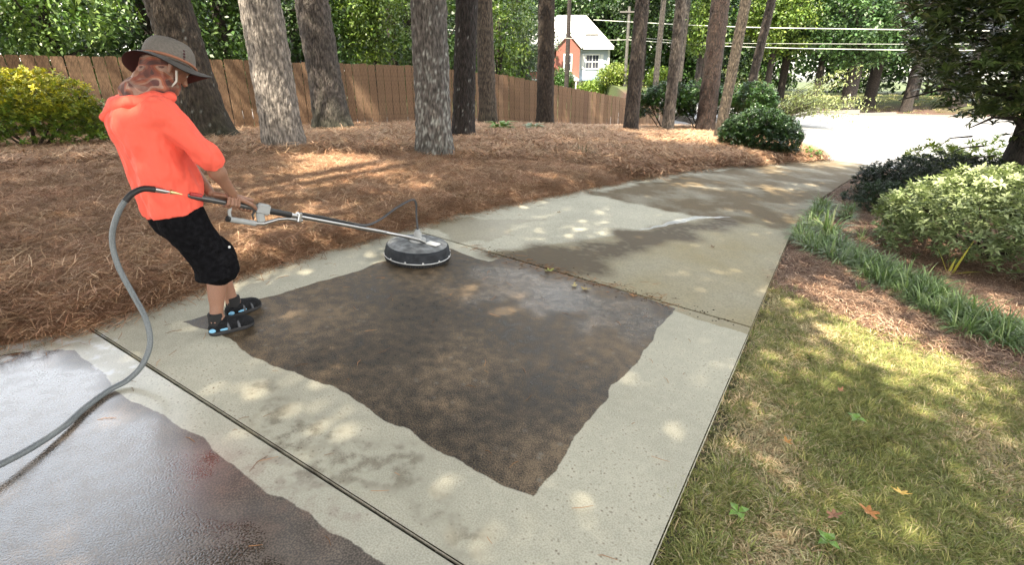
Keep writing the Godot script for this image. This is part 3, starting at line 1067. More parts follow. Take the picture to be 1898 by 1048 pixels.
# ---------------------------------------------------------------- the trees beyond the fence and across the street
func wood_tree(at: Vector3, r: float, h: float, c_at: Vector3, c_r: Vector3, count: int, kind: String, tint: Color, size: float, label: String, group: String, bark_c := Color(.07, .055, .045), lean := Vector3(0, 1, 0)) -> Node3D:
	var o := thing("leafy_tree", at, label, "tree", group)
	part("trunk", trunk_mesh(r, lean, h, bark_c, 20, .4, 10.0, .2, 0, 0, at.x), plain_bark, o)
	var mb := MB.new()
	mb.col = bark_c
	for q in 4:
		var y := maxf(1.2, c_at.y - c_r.y * .5) + q * .5
		var d := Vector3(cos(q * 1.9 + at.x), .5, sin(q * 1.9 + at.x)).normalized()
		mb.tube([lean * y, lean * y + d * c_r.x * .4, lean * y + d * c_r.x * .85 + Vector3(0, .4, 0)], [r * .4, r * .25, .02], 5)
	part("bough", mb.mesh(), plain_bark, o)
	crown(o, c_at, c_r, count, kind, tint, size)
	return o

var plain_bark: StandardMaterial3D

func woods() -> void:
	plain_bark = bark(Color.WHITE, 90)
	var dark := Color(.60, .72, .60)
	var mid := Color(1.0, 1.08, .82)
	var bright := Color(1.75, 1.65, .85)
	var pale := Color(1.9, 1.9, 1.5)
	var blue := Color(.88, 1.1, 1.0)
	var g1 := "leafy trees just beyond the fence"
	var y := func(x: float, z: float) -> Vector3: return on(x, z)
	# x, z, trunk radius, crown height, crown radii, clumps, kind, tint, size, label
	var list := [
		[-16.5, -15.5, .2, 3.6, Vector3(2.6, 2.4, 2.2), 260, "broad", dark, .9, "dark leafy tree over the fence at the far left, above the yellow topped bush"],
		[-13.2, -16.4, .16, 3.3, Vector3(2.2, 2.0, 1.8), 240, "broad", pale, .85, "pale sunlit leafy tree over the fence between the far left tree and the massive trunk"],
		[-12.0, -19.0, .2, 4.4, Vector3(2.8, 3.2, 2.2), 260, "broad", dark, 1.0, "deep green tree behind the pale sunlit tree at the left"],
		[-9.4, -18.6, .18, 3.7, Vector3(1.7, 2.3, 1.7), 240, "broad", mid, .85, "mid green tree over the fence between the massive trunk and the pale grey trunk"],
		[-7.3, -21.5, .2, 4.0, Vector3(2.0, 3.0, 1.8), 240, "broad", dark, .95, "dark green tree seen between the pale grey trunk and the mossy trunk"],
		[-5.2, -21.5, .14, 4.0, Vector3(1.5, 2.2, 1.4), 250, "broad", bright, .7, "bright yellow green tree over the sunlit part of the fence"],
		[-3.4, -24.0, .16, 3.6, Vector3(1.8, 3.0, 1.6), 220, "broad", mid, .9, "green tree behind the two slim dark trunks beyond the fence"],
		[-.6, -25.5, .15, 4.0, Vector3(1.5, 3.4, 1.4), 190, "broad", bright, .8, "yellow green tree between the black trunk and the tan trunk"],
		[.6, -28.5, .2, 3.6, Vector3(1.7, 3.4, 1.5), 230, "fine", dark, 1.1, "dark fine leaved tree left of the brick house, behind the fence"],
		[-6.6, -27.0, .2, 4.6, Vector3(2.6, 3.6, 2.0), 230, "broad", mid, 1.0, "tall green tree filling the gap behind the sunlit fence boards"],
	]
	for a in list:
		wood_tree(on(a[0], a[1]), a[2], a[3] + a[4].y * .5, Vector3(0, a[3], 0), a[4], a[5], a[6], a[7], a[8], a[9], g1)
	# bare straight trunks beyond the fence
	for a in [[-5.03, -24.0, .21, "slim dark trunk beyond the fence, left one of a close pair"], [-4.5, -25.0, .24, "slim black trunk beyond the fence, right one of a close pair"], [.17, -30.0, .27, "straight dark trunk beyond the fence left of the brick house"], [-8.3, -22.0, .24, "dark trunk beyond the fence between the pale grey and the mossy trunk"], [4.71, -48.0, .2, "thin bare trunk standing in front of the brick house"]]:
		wood_tree(on(a[0], a[1]), a[2], 14.0, Vector3(0, 13, 0), Vector3(3, 2.5, 3), 60, "far", mid, 1.0, a[3], "bare trunks beyond the fence", Color(.06, .047, .04))
	# the row that closes the view on the left, well behind the fence
	var far_left := [[-30, -30, "beyond the picture's left edge"], [-25, -32, "above the yellow topped bush at the left"], [-21, -36, "behind the massive trunk and the man's hat"], [-16, -38, "just right of the pale grey trunk"], [-11.5, -40, "right of the mossy footed trunk"], [-7, -52, "behind the lichen spotted trunk"], [-3.5, -60, "behind the tan brown trunk"], [1.5, -74, "just left of the brick house"], [8, -82, "rising behind the house's white roof"], [-13, -56, "behind the close pair of slim trunks"], [-22, -50, "second in depth behind the pale grey trunk"]]
	for a in far_left:
		var big: float = 1.0 if a[1] > -50 else 1.6
		wood_tree(on(a[0], a[1]), .3, 8.0 * big, Vector3(0, 4.8 * big, 0), Vector3(4.6 * big, 5.4 * big, 3.2), int(330 * big), "far", dark * rv(.9, 1.5), 1.2 * big, "dense dark tree far behind the fence, " + a[2], "row of woods far behind the fence")
	# right of the house: trunks and low boughs across the street
	var g2 := "trees across the street"
	var right := [
		[13.4, -58.0, .35, 8.5, Vector3(3.4, 4.5, 3), 200, "far", dark, 1.1, "dark tree right beside the brick and siding house"],
		[15.47, -46.0, .22, 6.0, Vector3(2.6, 4.0, 2.4), 170, "far", blue, 1.0, "tree behind the slender trunk, right of the utility pole"],
		[17.6, -50.0, .3, 7.4, Vector3(3.6, 4.6, 3), 200, "far", dark, 1.1, "dark tree across the street behind the stout reddish trunk"],
		[13.9, -41.5, .16, 5.2, Vector3(1.7, 2.4, 1.6), 120, "broad", bright, 1.1, "yellow green young tree across the street behind the slim pale trunk"],
		[20.0, -43.5, .24, 6.0, Vector3(3.0, 3.0, 2.6), 210, "far", bright, .9, "bright green tree across the street left of the spraying shrub"],
		[22.6, -46.5, .3, 6.8, Vector3(3.4, 3.6, 3.0), 230, "far", blue, 1.0, "blue green tree across the street above the spraying shrub"],
		[25.67, -42.0, .52, 6.6, Vector3(4.0, 3.7, 3.0), 290, "far", blue, .95, "big tree with the thickest trunk across the street, low green boughs"],
		[29.9, -46.0, .45, 7.6, Vector3(3.6, 4.0, 3), 210, "far", dark, 1.0, "dark tree across the street, next right of the thickest trunk"],
		[31.0, -43.0, .38, 7.4, Vector3(3.4, 3.7, 3), 210, "far", mid, 1.0, "tree across the street with a leaning trunk beside a sunlit lawn"],
		[37.0, -51.0, .5, 8.6, Vector3(4.4, 5.0, 3.6), 230, "far", blue, 1.1, "tree with two trunks close together across the street"],
		[36.0, -44.0, .35, 8.0, Vector3(3.6, 4.2, 3.2), 210, "far", dark, 1.0, "dark tree across the street at the right edge of the wood"],
		[41.5, -46.0, .4, 7.4, Vector3(4.2, 5.0, 3.4), 230, "far", mid, 1.1, "green tree across the street seen through the dark tree's leaves"],
		[22.0, -56.0, .35, 7.0, Vector3(4.2, 5.6, 3.2), 230, "far", dark, 1.2, "dark dense tree in second row behind the spraying shrub"],
		[33.0, -60.0, .35, 8.4, Vector3(5.0, 5.4, 3.4), 240, "far", dark, 1.3, "dark dense tree in second row behind the thickest trunk"],
	]
	for a in right:
		wood_tree(on(a[0], a[1]), a[2], a[3] + 1.0, Vector3(0, a[3], 0), a[4], int(a[5] * 1.8), a[6], a[7], a[8], a[9], g2)
	part("trunk", trunk_mesh(.42, Vector3(-.12, 1, 0), 6.0, Color(.09, .07, .055), 20, .4, 10.0, .2, 0, 0, 4.0), plain_bark, get_node("leafy_tree_036") if has_node("leafy_tree_036") else get_child(get_child_count() - 1), Vector3(-1.1, 0, .4))
	var far_right := [[48, -62, "behind the left boughs of the dark broad leaved tree"], [56, -56, "beyond the picture's right edge"], [43, -70, "behind the thickest trunk across the street"], [26, -76, "behind the stout reddish trunk"], [16, -78, "behind the slender trunk and the utility pole"], [35, -78, "behind the thin dark leaning trunk"], [12, -74, "right beside the house's white roof"], [20, -66, "behind the slim pale trunk"]]
	for a in far_right:
		wood_tree(on(a[0], a[1]), .4, 9.0, Vector3(0, 6.4, 0), Vector3(7.2, 7.4, 4), 560, "far", dark * rv(.9, 1.6), 1.8, "dense tree of the farthest woods, " + a[2], "far row of woods beyond the street")
	# narrow trunks in the gap between the hedge and the wood
	for a in [[8.3, -32, .13, "narrow trunk behind the long hedge, left one"], [10.2, -39.5, .2, "narrow trunk across the street behind the slim pale trunk"], [12.2, -40.5, .16, "narrow trunk across the street behind the stout reddish trunk, left one"], [14.6, -44, .2, "narrow trunk across the street behind the stout reddish trunk, right one"]]:
		wood_tree(on(a[0], a[1]), a[2], 12.0, Vector3(0, 11, 0), Vector3(3, 3, 3), 90, "far", mid, 1.0, a[3], "narrow trunks across the street", Color(.10, .085, .07))

# ---------------------------------------------------------------- unseen trees behind the camera, crowns shaped to shade the drive
func shade_canopy() -> void:
	var stems := [Vector3(-8, 0, 3.5), Vector3(2.6, 0, 7.5), Vector3(10.5, 0, 2.0), Vector3(-15.5, 0, -3.0)]
	var labels := ["unseen tall oak behind the camera to the left, crown shaped to shade the drive", "unseen tall oak straight behind the camera, crown shaped to shade the drive", "unseen tall oak right of the lawn, crown shaped to shade the lawn", "unseen tall oak left of the yellow topped bush, crown shaped to shade the straw"]
	var where := []
	var cols := []
	var roots: Array[Node3D] = []
	for k in 4:
		var s: Vector3 = stems[k]
		s.y = plane_y(clampf(s.x, -5, 12), s.z)
		roots.append(thing("unseen_oak", s, labels[k], "tree", "unseen tall oaks shaped to shade the drive"))
		part("trunk", trunk_mesh(.4, Vector3(.01, 1, 0), 12.5, Color(.12, .10, .085), 40, .2, 13.0, .3, 0, 0, k), plain_bark, roots[k])
		where.append([[], []]); cols.append([[], []])
	for gxi in range(-40, 28):
		for gzi in range(-38, 12):
			var g := Vector3(gxi * .5 + rv(-.25, .25), 0, gzi * .5 + rv(-.25, .25))
			g.y = plane_y(clampf(g.x, -6, 12), g.z)
			if g.x > 5.0 + rv(0, 2) and g.z < -12.4 + rv(-.8, .8): continue
			if g.x > 3 and g.x < 9 and g.z < -13.2: continue
			if noise_b.get_noise_2d(g.x * .45, g.z * .45) > .7: continue
			for n in 4:
				var h := rv(8.0, 13.5)
				var c := g + sun_dir * (h / sun_dir.y)
				if not lets_sun(c): continue
				var best := 0
				for k in 4:
					if Vector2(c.x - stems[k].x, c.z - stems[k].z).length() < Vector2(c.x - stems[best].x, c.z - stems[best].z).length(): best = k
				var v := rng.randi() % 2
				where[best][v].append(turned(c - roots[best].position, rv(.75, 1.15), .4))
				cols[best][v].append(Color.WHITE * rv(.8, 1.2))
	for k in 4:
		for v in 2:
			if where[k][v].size(): scatter("foliage", leaf_clumps["shade"][v], leaf_mat, where[k][v], cols[k][v], roots[k])
		# boughs out to some of the clumps
		var mb := MB.new()
		mb.col = Color(.11, .09, .075)
		for q in 22:
			if where[k][0].is_empty(): break
			var t: Transform3D = where[k][0][rng.randi() % where[k][0].size()]
			var a := Vector3(.08, rv(6.5, 11), 0)
			mb.tube([a, a.lerp(t.origin, .5) + Vector3(0, .4, 0), t.origin], [.12, .07, .02], 6)
		part("bough", mb.mesh(), plain_bark, roots[k])

# ---------------------------------------------------------------- the house across the street, pole and wires
func house() -> void:
	var gy0 := -1.35
	var o := thing("house", Vector3(7.8, gy0, -66.0), "two storey house of red brick and pale siding with a white roof, across the street", "house")
	var brick := mat(lin(.40, .16, .12), .9)
	grained(brick, Vector3(1.2, 1.2, 1.2), 71, .06, .75)
	var siding := mat(lin(.46, .52, .58), .7)
	var white := mat(lin(.78, .78, .74), .6)
	var roofm := mat(lin(.62, .61, .58), .85)
	grained(roofm, Vector3(.8, .8, .8), 72, .08, .8)
	var glass := mat(lin(.03, .035, .05), .08)
	var blue := mat(lin(.20, .27, .38), .5, .3)
	var dark := mat(lin(.05, .04, .035), .5)
	var e := 5.95     # eaves above the ground
	# walls: main block in brick, siding wing at the right
	var mb := MB.new()
	mb.box(Transform3D(Basis(), Vector3(-5.6, e / 2, -4.6)), Vector3(10.4, e, 8.6))
	mb.box(Transform3D(Basis(), Vector3(-1.35, e / 2, .15)), Vector3(2.7, e, 1.2))
	# front gable of the brick bay
	mb.facet(Vector3(-2.7, e, .752), Vector3(-1.35, e + 1.35, .752), Vector3(0, e, .752))
	part("brick_wall", mb.mesh(), brick, o)
	mb = MB.new()
	mb.box(Transform3D(Basis(), Vector3(1.6, e / 2, -4.6)), Vector3(3.2 + .8, e, 8.6))
	var sw := part("siding_wall", mb.mesh(), siding, o)
	mb = MB.new()
	for k in 22:         # lap boards
		mb.box(Transform3D(Basis(Vector3.RIGHT, -.06), Vector3(1.62, .35 + k * .255, -.285)), Vector3(3.2, .25, .025))
	part("lap_board", mb.mesh(), siding, o)
	# roof: hipped at the right end
	mb = MB.new()
	var rz := -4.6; var rh := e + 3.7
	var x0 := -11.2; var x1 := 4.0; var zf := .35; var zb := -9.4; var xr := 1.2
	mb.quad(Vector3(x0, e, zf), Vector3(x0, rh, rz), Vector3(xr, rh, rz), Vector3(x1, e, zf))
	mb.quad(Vector3(x1, e, zb), Vector3(xr, rh, rz), Vector3(x0, rh, rz), Vector3(x0, e, zb))
	mb.facet(Vector3(x1, e, zf), Vector3(xr, rh, rz), Vector3(x1, e, zb))
	mb.facet(Vector3(x0, e, zb), Vector3(x0, rh, rz), Vector3(x0, e, zf))
	# gable roof over the bay
	mb.quad(Vector3(-3.0, e - .1, 1.05), Vector3(-3.0, e - .1, -1.5), Vector3(-1.35, e + 1.62, -2.6), Vector3(-1.35, e + 1.62, 1.05))
	mb.quad(Vector3(-1.35, e + 1.62, 1.05), Vector3(-1.35, e + 1.62, -2.6), Vector3(.3, e - .1, -1.5), Vector3(.3, e - .1, 1.05))
	mb.quad(Vector3(x0, e - .02, zb), Vector3(x0, e - .02, zf), Vector3(x1, e - .02, zf), Vector3(x1, e - .02, zb))
	var roof := part("roof", mb.mesh(), roofm, o)
	mb = MB.new()
	mb.box(Transform3D(Basis(), Vector3(-8, rh + .2, rz)), Vector3(1.0, 2.2, .8))
	part("chimney", mb.mesh(), brick, roof)
	mb = MB.new()
	mb.box(Transform3D(Basis(), Vector3(1.6, e + 1.35, -1.5)), Vector3(1.5, .12, .5))
	part("roof_vent", mb.mesh(), dark, roof)
	# eaves board, rake boards, corner boards
	mb = MB.new()
	mb.box(Transform3D(Basis(), Vector3(2.2, e - .14, .30)), Vector3(3.5, .3, .14))
	mb.box(Transform3D(Basis(), Vector3(-7.2, e - .14, .30)), Vector3(8.0, .3, .14))
	mb.box(Transform3D(Basis(), Vector3(3.92, e - .14, -4.5)), Vector3(.14, .3, 9.4))
	part("eaves_board", mb.mesh(), white, o)
	for s in [-1.0, 1.0]:
		mb = MB.new()
		mb.box(Transform3D(Basis(Vector3.BACK, s * -.80), Vector3(-1.35 + s * .82, e + .72, .86)), Vector3(2.35, .34, .2))
		part("rake_board", mb.mesh(), white, o)
	for x in [3.52, .12]:
		mb = MB.new()
		mb.box(Transform3D(Basis(), Vector3(x, e / 2, -.22)), Vector3(.2, e - .3, .2))
		part("corner_board", mb.mesh(), white, o)
	# windows
	house_window(o, Vector3(1.62, 4.35, -.25), Vector2(1.5, 1.5), 2, white, glass, true)
	house_window(o, Vector3(-1.35, 4.2, .77), Vector2(.8, 1.7), 1, white, glass, false)
	for x in [-9.4, -7.4, -5.0]:
		house_window(o, Vector3(x, 4.2, -.28), Vector2(1.0, 1.6), 1, white, glass, false)
		house_window(o, Vector3(x, 1.5, -.28), Vector2(1.0, 1.7), 1, white, glass, false)
	# bay window with its metal roof
	var bay := part("bay_window", box_mesh(Vector3(2.0, 2.1, .8), .03), white, o, Vector3(1.6, 1.25, .1))
	for x in [-.62, 0.0, .62]:
		part("pane", box_mesh(Vector3(.46, 1.25, .04), .01), glass, bay, Vector3(x, .2, .40))
	mb = MB.new()
	mb.quad(Vector3(.45, 2.32, .62), Vector3(.85, 2.95, -.25), Vector3(2.35, 2.95, -.25), Vector3(2.75, 2.32, .62))
	mb.facet(Vector3(2.75, 2.32, .62), Vector3(2.35, 2.95, -.25), Vector3(2.75, 2.32, -.25))
	mb.facet(Vector3(.45, 2.32, -.25), Vector3(.85, 2.95, -.25), Vector3(.45, 2.32, .62))
	part("bay_roof", mb.mesh(), blue, o)
	# porch: pediment on two columns before the door
	mb = MB.new()
	mb.facet(Vector3(-2.6, 2.5, 1.6), Vector3(-1.35, 3.35, 1.6), Vector3(-.1, 2.5, 1.6))
	mb.quad(Vector3(-2.6, 2.5, .7), Vector3(-1.35, 3.35, .7), Vector3(-1.35, 3.35, 1.6), Vector3(-2.6, 2.5, 1.6))
	mb.quad(Vector3(-1.35, 3.35, 1.6), Vector3(-1.35, 3.35, .7), Vector3(-.1, 2.5, .7), Vector3(-.1, 2.5, 1.6))
	mb.box(Transform3D(Basis(), Vector3(-1.35, 2.38, 1.16)), Vector3(2.5, .24, .86))
	part("pediment", mb.mesh(), white, o)
	for x in [-2.35, -.35]:
		mb = MB.new()
		mb.tube([Vector3(x, 0, 1.42), Vector3(x, 2.26, 1.42)], [.14, .12], 12)
		part("column", mb.mesh(), white, o)
	part("door", box_mesh(Vector3(1.0, 2.1, .08), .02), dark, o, Vector3(-1.35, 1.05, .79))
	# shrubs in front of it
	for a in [[7.2, -49.0, 1.5, 1.0, Color(2.4, 2.2, .9), "yellow green shrub under the house's bay window"], [8.9, -47.5, 1.7, .9, Color(2.6, 2.1, 1.1), "wide pale shrub right of the house's bay window"], [12.6, -47.0, 1.1, .9, Color(2.6, 2.4, .9), "yellow green shrub seen between the fence end and the slender trunk"], [5.2, -57.0, 1.0, 1.6, Color(1.0, 1.3, .8), "dark green shrub before the house's brick bay"]]:
		var s := thing("shrub", on(a[0], a[1]), a[5], "shrub", "shrubs before the house")
		var st := MB.new()
		st.col = Color(.08, .06, .04)
		for q in 5:
			st.tube([Vector3.ZERO, Vector3(cos(q * 1.3), 1.2, sin(q * 1.3)) * a[2] * .5], [.05, .02], 5)
		part("stem", st.mesh(), plain_bark, s)
		crown(s, Vector3(0, a[3] * .8, 0), Vector3(a[2], a[3], a[2]), 320, "broad", a[4], .8, .6)

func box_mesh(s: Vector3, b: float) -> ArrayMesh:
	var mb := MB.new()
	mb.bevel_box(Transform3D(), s, b)
	return mb.mesh()

func house_window(o: Node3D, at: Vector3, s: Vector2, halves: int, white: Material, glass: Material, shutters: bool) -> void:
	var w := part("window", box_mesh(Vector3(s.x + .24, s.y + .24, .10), .02), white, o, at)
	for k in halves:
		var x := (k - (halves - 1) * .5) * s.x / halves
		for q in 2:
			for c in 2:
				part("pane", box_mesh(Vector3(s.x / halves * .42, s.y * .43, .03), .006), glass, w, Vector3(x + (c - .5) * s.x / halves * .46, (q - .5) * s.y * .5, .05))
	if shutters:
		for sx in [-1.0, 1.0]:
			part("shutter", box_mesh(Vector3(.36, s.y + .1, .07), .015), white, o, at + Vector3(sx * (s.x / 2 + .36), 0, 0))

func wires() -> void:
	var wm := mat(lin(.50, .50, .44), .6)
	var lines := [
		[[Vector3(6.47, 5.68, -46), Vector3(11.92, 4.95, -41), Vector3(17.01, 4.45, -37), Vector3(25.25, 3.95, -32), Vector3(28.6, 3.75, -29), Vector3(36, 3.5, -22)], .03, "uppermost overhead wire crossing before the trees over the street"],
		[[Vector3(9.25, 4.25, -46), Vector3(13.63, 3.62, -41), Vector3(18.4, 3.23, -36.5), Vector3(23.75, 2.94, -32), Vector3(27.93, 2.89, -28), Vector3(34, 3.0, -21)], .026, "lowest overhead wire running right from the utility pole"],
		[[Vector3(9.25, 4.46, -46), Vector3(13.61, 3.80, -41), Vector3(18.34, 3.51, -36.5), Vector3(23.96, 3.27, -32), Vector3(27.81, 3.18, -28), Vector3(34, 3.3, -21)], .012, "thin middle overhead wire running right from the utility pole"],
		[[Vector3(-20, 6.6, -47), Vector3(-4, 4.9, -46.5), Vector3(6, 4.28, -46.2), Vector3(9.2, 4.25, -46)], .022, "overhead wire running left from the utility pole past the house"],
	]
	for l in lines:
		var c := Curve3D.new()
		for k in l[0].size():
			var t: Vector3 = (l[0][mini(k + 1, l[0].size() - 1)] - l[0][maxi(k - 1, 0)]) / 6.0
			c.add_point(l[0][k], -t, t)
		var mb := MB.new()
		mb.tube(Array(c.tessellate(4, 2)), [l[1]], 6)
		tag(part("overhead_wire", mb.mesh(), wm, self), l[2], "wire", "overhead wires along the street")
	var p := thing("utility_pole", on(9.35, -46.0), "grey wooden utility pole right of the house", "utility pole")
	var mb := MB.new()
	mb.tube([Vector3(0, -.2, 0), Vector3(-.1, 5.9, 0)], [.14, .11], 14)
	part("shaft", mb.mesh(), grained(mat(lin(.15, .14, .125), .9), Vector3(2, .4, 2), 81), p)
	part("cross_arm", box_mesh(Vector3(1.5, .12, .1), .01), mat(lin(.12, .11, .1), .9), p, Vector3(-.1, 5.5, .1))

# ---------------------------------------------------------------- pine straw, lawn, planting
func needles(n: int, radius: float, ln: float, w: float, lift: float) -> ArrayMesh:
	var mb := MB.new()
	var tones := [Color(.44, .27, .165), Color(.35, .205, .125), Color(.53, .345, .215), Color(.17, .09, .055), Color(.64, .46, .31), Color(.41, .24, .14)]
	for k in n:
		mb.col = tones[rng.randi() % 6] * rv(.75, 1.2)
		var a := rng.randf() * TAU
		var p := Vector3(cos(a), 0, sin(a)) * radius * sqrt(rng.randf())
		var h := rng.randf() * TAU
		var d := Vector3(cos(h), rv(-.18, .28), sin(h)).normalized()
		p -= d * ln * .5
		p.y = rv(.0, lift)
		var s := d.cross(Vector3.UP).normalized() * w * .5
		var bend := s.normalized() * rv(-.22, .22) * ln + Vector3(0, rv(-.02, .03), 0)
		var m := p + d * ln * .5 + bend * .3
		var e := p + d * ln * rv(.85, 1.0)
		var u := Vector3(0, w * .5, 0)
		mb.quad(p - s, m - s + u, m + s + u, p + s)
		mb.facet(m - s + u, e, m + s + u)
	return mb.mesh()

func bed_straw() -> void:
	var kinds := [needles(66, .18, .19, .0032, .042), needles(66, .21, .18, .0030, .04), needles(58, .16, .20, .0034, .06)]
	var wide := [needles(30, .34, .30, .009, .07), needles(30, .36, .34, .010, .07)]
	var where := [[], [], []]
	var tint := [[], [], []]
	var far := [[], []]
	var ftint := [[], []]
	var tries := 0
	while tries < 70000:
		tries += 1
		var x := rv(-13.0, 9.5)
		var z := rv(-22, 0)
		if absf(x) > -z * 1.18 + 1.5: continue
		var d := Vector2(x, z).length()
		var p := Vector2(x, z)
		if zone(x, z) != 0: continue
		var l := off_line(p, LE) if z > -14.2 else 3.0
		var t := rv(.65, 1.15) * (1.0 + .40 * noise.get_noise_2d(x * 26, z * 26))
		var c := Color(t * rv(.95, 1.1), t, t * rv(.9, 1.05))
		if d < 9.5:
			for q in 2:
				var k := rng.randi() % 3
				var xx := x + rv(-.15, .15); var zz := z + rv(-.15, .15)
				var lo := off_line(Vector2(xx, zz), LE)
				if lo < -.03: continue
				var tr := turned(Vector3(xx, gh(xx, zz) + (.012 if lo > .15 else -.015), zz), rv(.8, 1.15), .25)
				if lo < .3:     # the lip of the bed, straw hanging over the edge
					tr = tr.translated(Vector3(0, .02, 0))
				where[k].append(tr); tint[k].append(c)
		else:
			var k := rng.randi() % 2
			far[k].append(turned(Vector3(x, gh(x, z) + .01, z), rv(.8, 1.2), .2)); ftint[k].append(c)
	# a dense lip along the drive
	for k in LE.size() - 1:
		var a: Vector2 = LE[k]; var b: Vector2 = LE[k + 1]
		if a.y > -1.2: continue
		var n := int(a.distance_to(b) * 95)
		for q in n:
			var p := a.lerp(b, rng.randf())
			var s := (b - a).normalized()
			p += Vector2(s.y, -s.x) * absf(rng.randfn(0, .13)) * 1.0 + Vector2(s.y, -s.x) * rv(.0, .05)
			var kk := rng.randi() % 3
			var t := rv(.6, 1.1)
			where[kk].append(turned(Vector3(p.x, plane_y(p.x, p.y) + rv(-.005, .07) * clampf(off_line(p, LE) * 6.0, .15, 1.0), p.y), rv(.7, 1.05), .35))
			tint[kk].append(Color(t, t * .97, t * .95))
	var straw := vmat(.8)
	straw.metallic_specular = .2
	var root := thing("pine_straw", Vector3.ZERO, "", "")
	tag(root, "", "", "", "structure")
	for k in 3: scatter("needles", kinds[k], straw, where[k], tint[k], root)
	for k in 2: scatter("needles", wide[k], straw, far[k], ftint[k], root)
	stray_needles(root, straw)

# single needles and bits blown onto the concrete and lodged along the joint
func stray_needles(root: Node3D, m: Material) -> void:
	var mb := MB.new()
	for n in 700:
		var p := Vector2.ZERO
		var r := rng.randf()
		if r < .55:
			var k := 3 + rng.randi() % 10
			p = LE[k].lerp(LE[k + 1], rng.randf())
			var s := (LE[k + 1] - LE[k]).normalized()
			p -= Vector2(s.y, -s.x) * absf(rng.randfn(0, .16))
		elif r < .85:
			p = Vector2(-1.17, -5.46).lerp(Vector2(1.85, -3.60), .25 + .6 * rng.randf()) + Vector2(rng.randfn(0, .04), rng.randfn(0, .06))
		else:
			p = Vector2(rv(-2.2, 1.4), rv(-4.6, -1.4))
		if zone(p.x, p.y) != 4: continue
		var a := rng.randf() * TAU
		var d := Vector3(cos(a), 0, sin(a))
		var at := Vector3(p.x, plane_y(p.x, p.y) + .003, p.y)
		mb.col = Color(.30, .15, .07) * rv(.4, 1.6)
		var ln := rv(.02, .12)
		mb.tube([at, at + d * ln * .5 + Vector3(0, .004, 0) + d.cross(Vector3.UP) * ln * .08, at + d * ln], [.0012, .0014, .0008], 3, false)
	for n in 130:      # crumbs of bark and dirt
		var p := Vector2(-1.17, -5.46).lerp(Vector2(1.85, -3.60), rv(.3, .95)) + Vector2(rng.randfn(0, .05), rng.randfn(0, .07))
		mb.col = Color(.05, .035, .022) * rv(.6, 2.0)
		mb.blob(Transform3D(Basis(), Vector3(p.x, plane_y(p.x, p.y) + .002, p.y)), Vector3(rv(.003, .010), .003, rv(.003, .010)), 3)
	tag(part("stray_needles", mb.mesh(), m, root), "", "", "", "stuff")

func tuft(n: int, radius: float, ln: float, w: float, cols: Array, bend: float, spread: float) -> ArrayMesh:
	var mb := MB.new()
	for k in n:
		mb.col = cols[rng.randi() % cols.size()] * rv(.8, 1.2)
		var a := rng.randf() * TAU
		var p := Vector3(cos(a), 0, sin(a)) * radius * sqrt(rng.randf())
		var d := Vector3(cos(a) * spread + rv(-.35, .35), 1, sin(a) * spread + rv(-.35, .35)).normalized()
		mb.strap(p, d, ln * rv(.6, 1.15), w, bend, 3)
	return mb.mesh()

func lawn() -> void:
	var green := [Color(.20, .225, .07), Color(.25, .265, .085), Color(.155, .18, .055), Color(.47, .40, .24), Color(.31, .30, .12)]
	var dry := [Color(.50, .40, .23), Color(.40, .31, .18), Color(.22, .22, .09), Color(.58, .48, .29)]
	var kinds := [tuft(28, .055, .06, .0036, green, 1.5, .8), tuft(28, .06, .05, .0034, green, 1.8, 1.0), tuft(20, .06, .06, .004, dry, 1.8, 1.1), tuft(22, .05, .05, .004, dry, 2.0, 1.4)]
	var where := [[], [], [], []]
	var tint := [[], [], [], []]
	var tries := 0
	while tries < 90000:
		tries += 1
		var x := rv(.2, 7.5)
		var z := rv(-5.2, -.4)
		if x > -z * 1.25 + 1.4: continue
		if Vector2(x, z).length() > 3.6 and rng.randf() < .25: continue
		var p := Vector2(x, z)
		var r := -off_line(p, RE)
		if r < -.006: continue
		var e := z - lawn_edge(x) + noise.get_noise_2d(x * 40, z * 40) * .5
		if e < 0 and rng.randf() > exp(e * 5.0) * .5: continue
		var thin := noise.get_noise_2d(x * 30 + 50, z * 30)
		if thin > .28 and rng.randf() < .65: continue
		if r < .10 and rng.randf() < .4: continue
		var dryness := noise.get_noise_2d(x * 18 - 90, z * 18) + (.25 if r < .5 else 0.0)
		var k := (2 + rng.randi() % 2) if rng.randf() < .30 + dryness else rng.randi() % 2
		var t := rv(.75, 1.2)
		where[k].append(turned(on(x, z) + Vector3(0, -.004, 0), rv(.7, 1.25), .3))
		tint[k].append(Color(t * rv(.9, 1.15), t, t))
	var m := vmat(.75, Color(.35, .4, .15))
	m.metallic_specular = .25
	var root := thing("lawn_grass", Vector3.ZERO, "", "")
	tag(root, "", "", "", "structure")
	for k in 4: scatter("grass", kinds[k], m, where[k], tint[k], root)
	# far lawns
	var far := [[], []]
	var big := [tuft(16, .25, .16, .03, green, 1.2, .6)]
	var w2 := []
	for k in 2600:
		var x := rv(9, 46); var z := rv(-62, -9)
		if zone(x, z) == 3 and x < -z * 1.15 + 2: w2.append(turned(on(x, z), rv(.7, 1.4), .3))
	scatter("grass", big[0], m, w2, [], root)

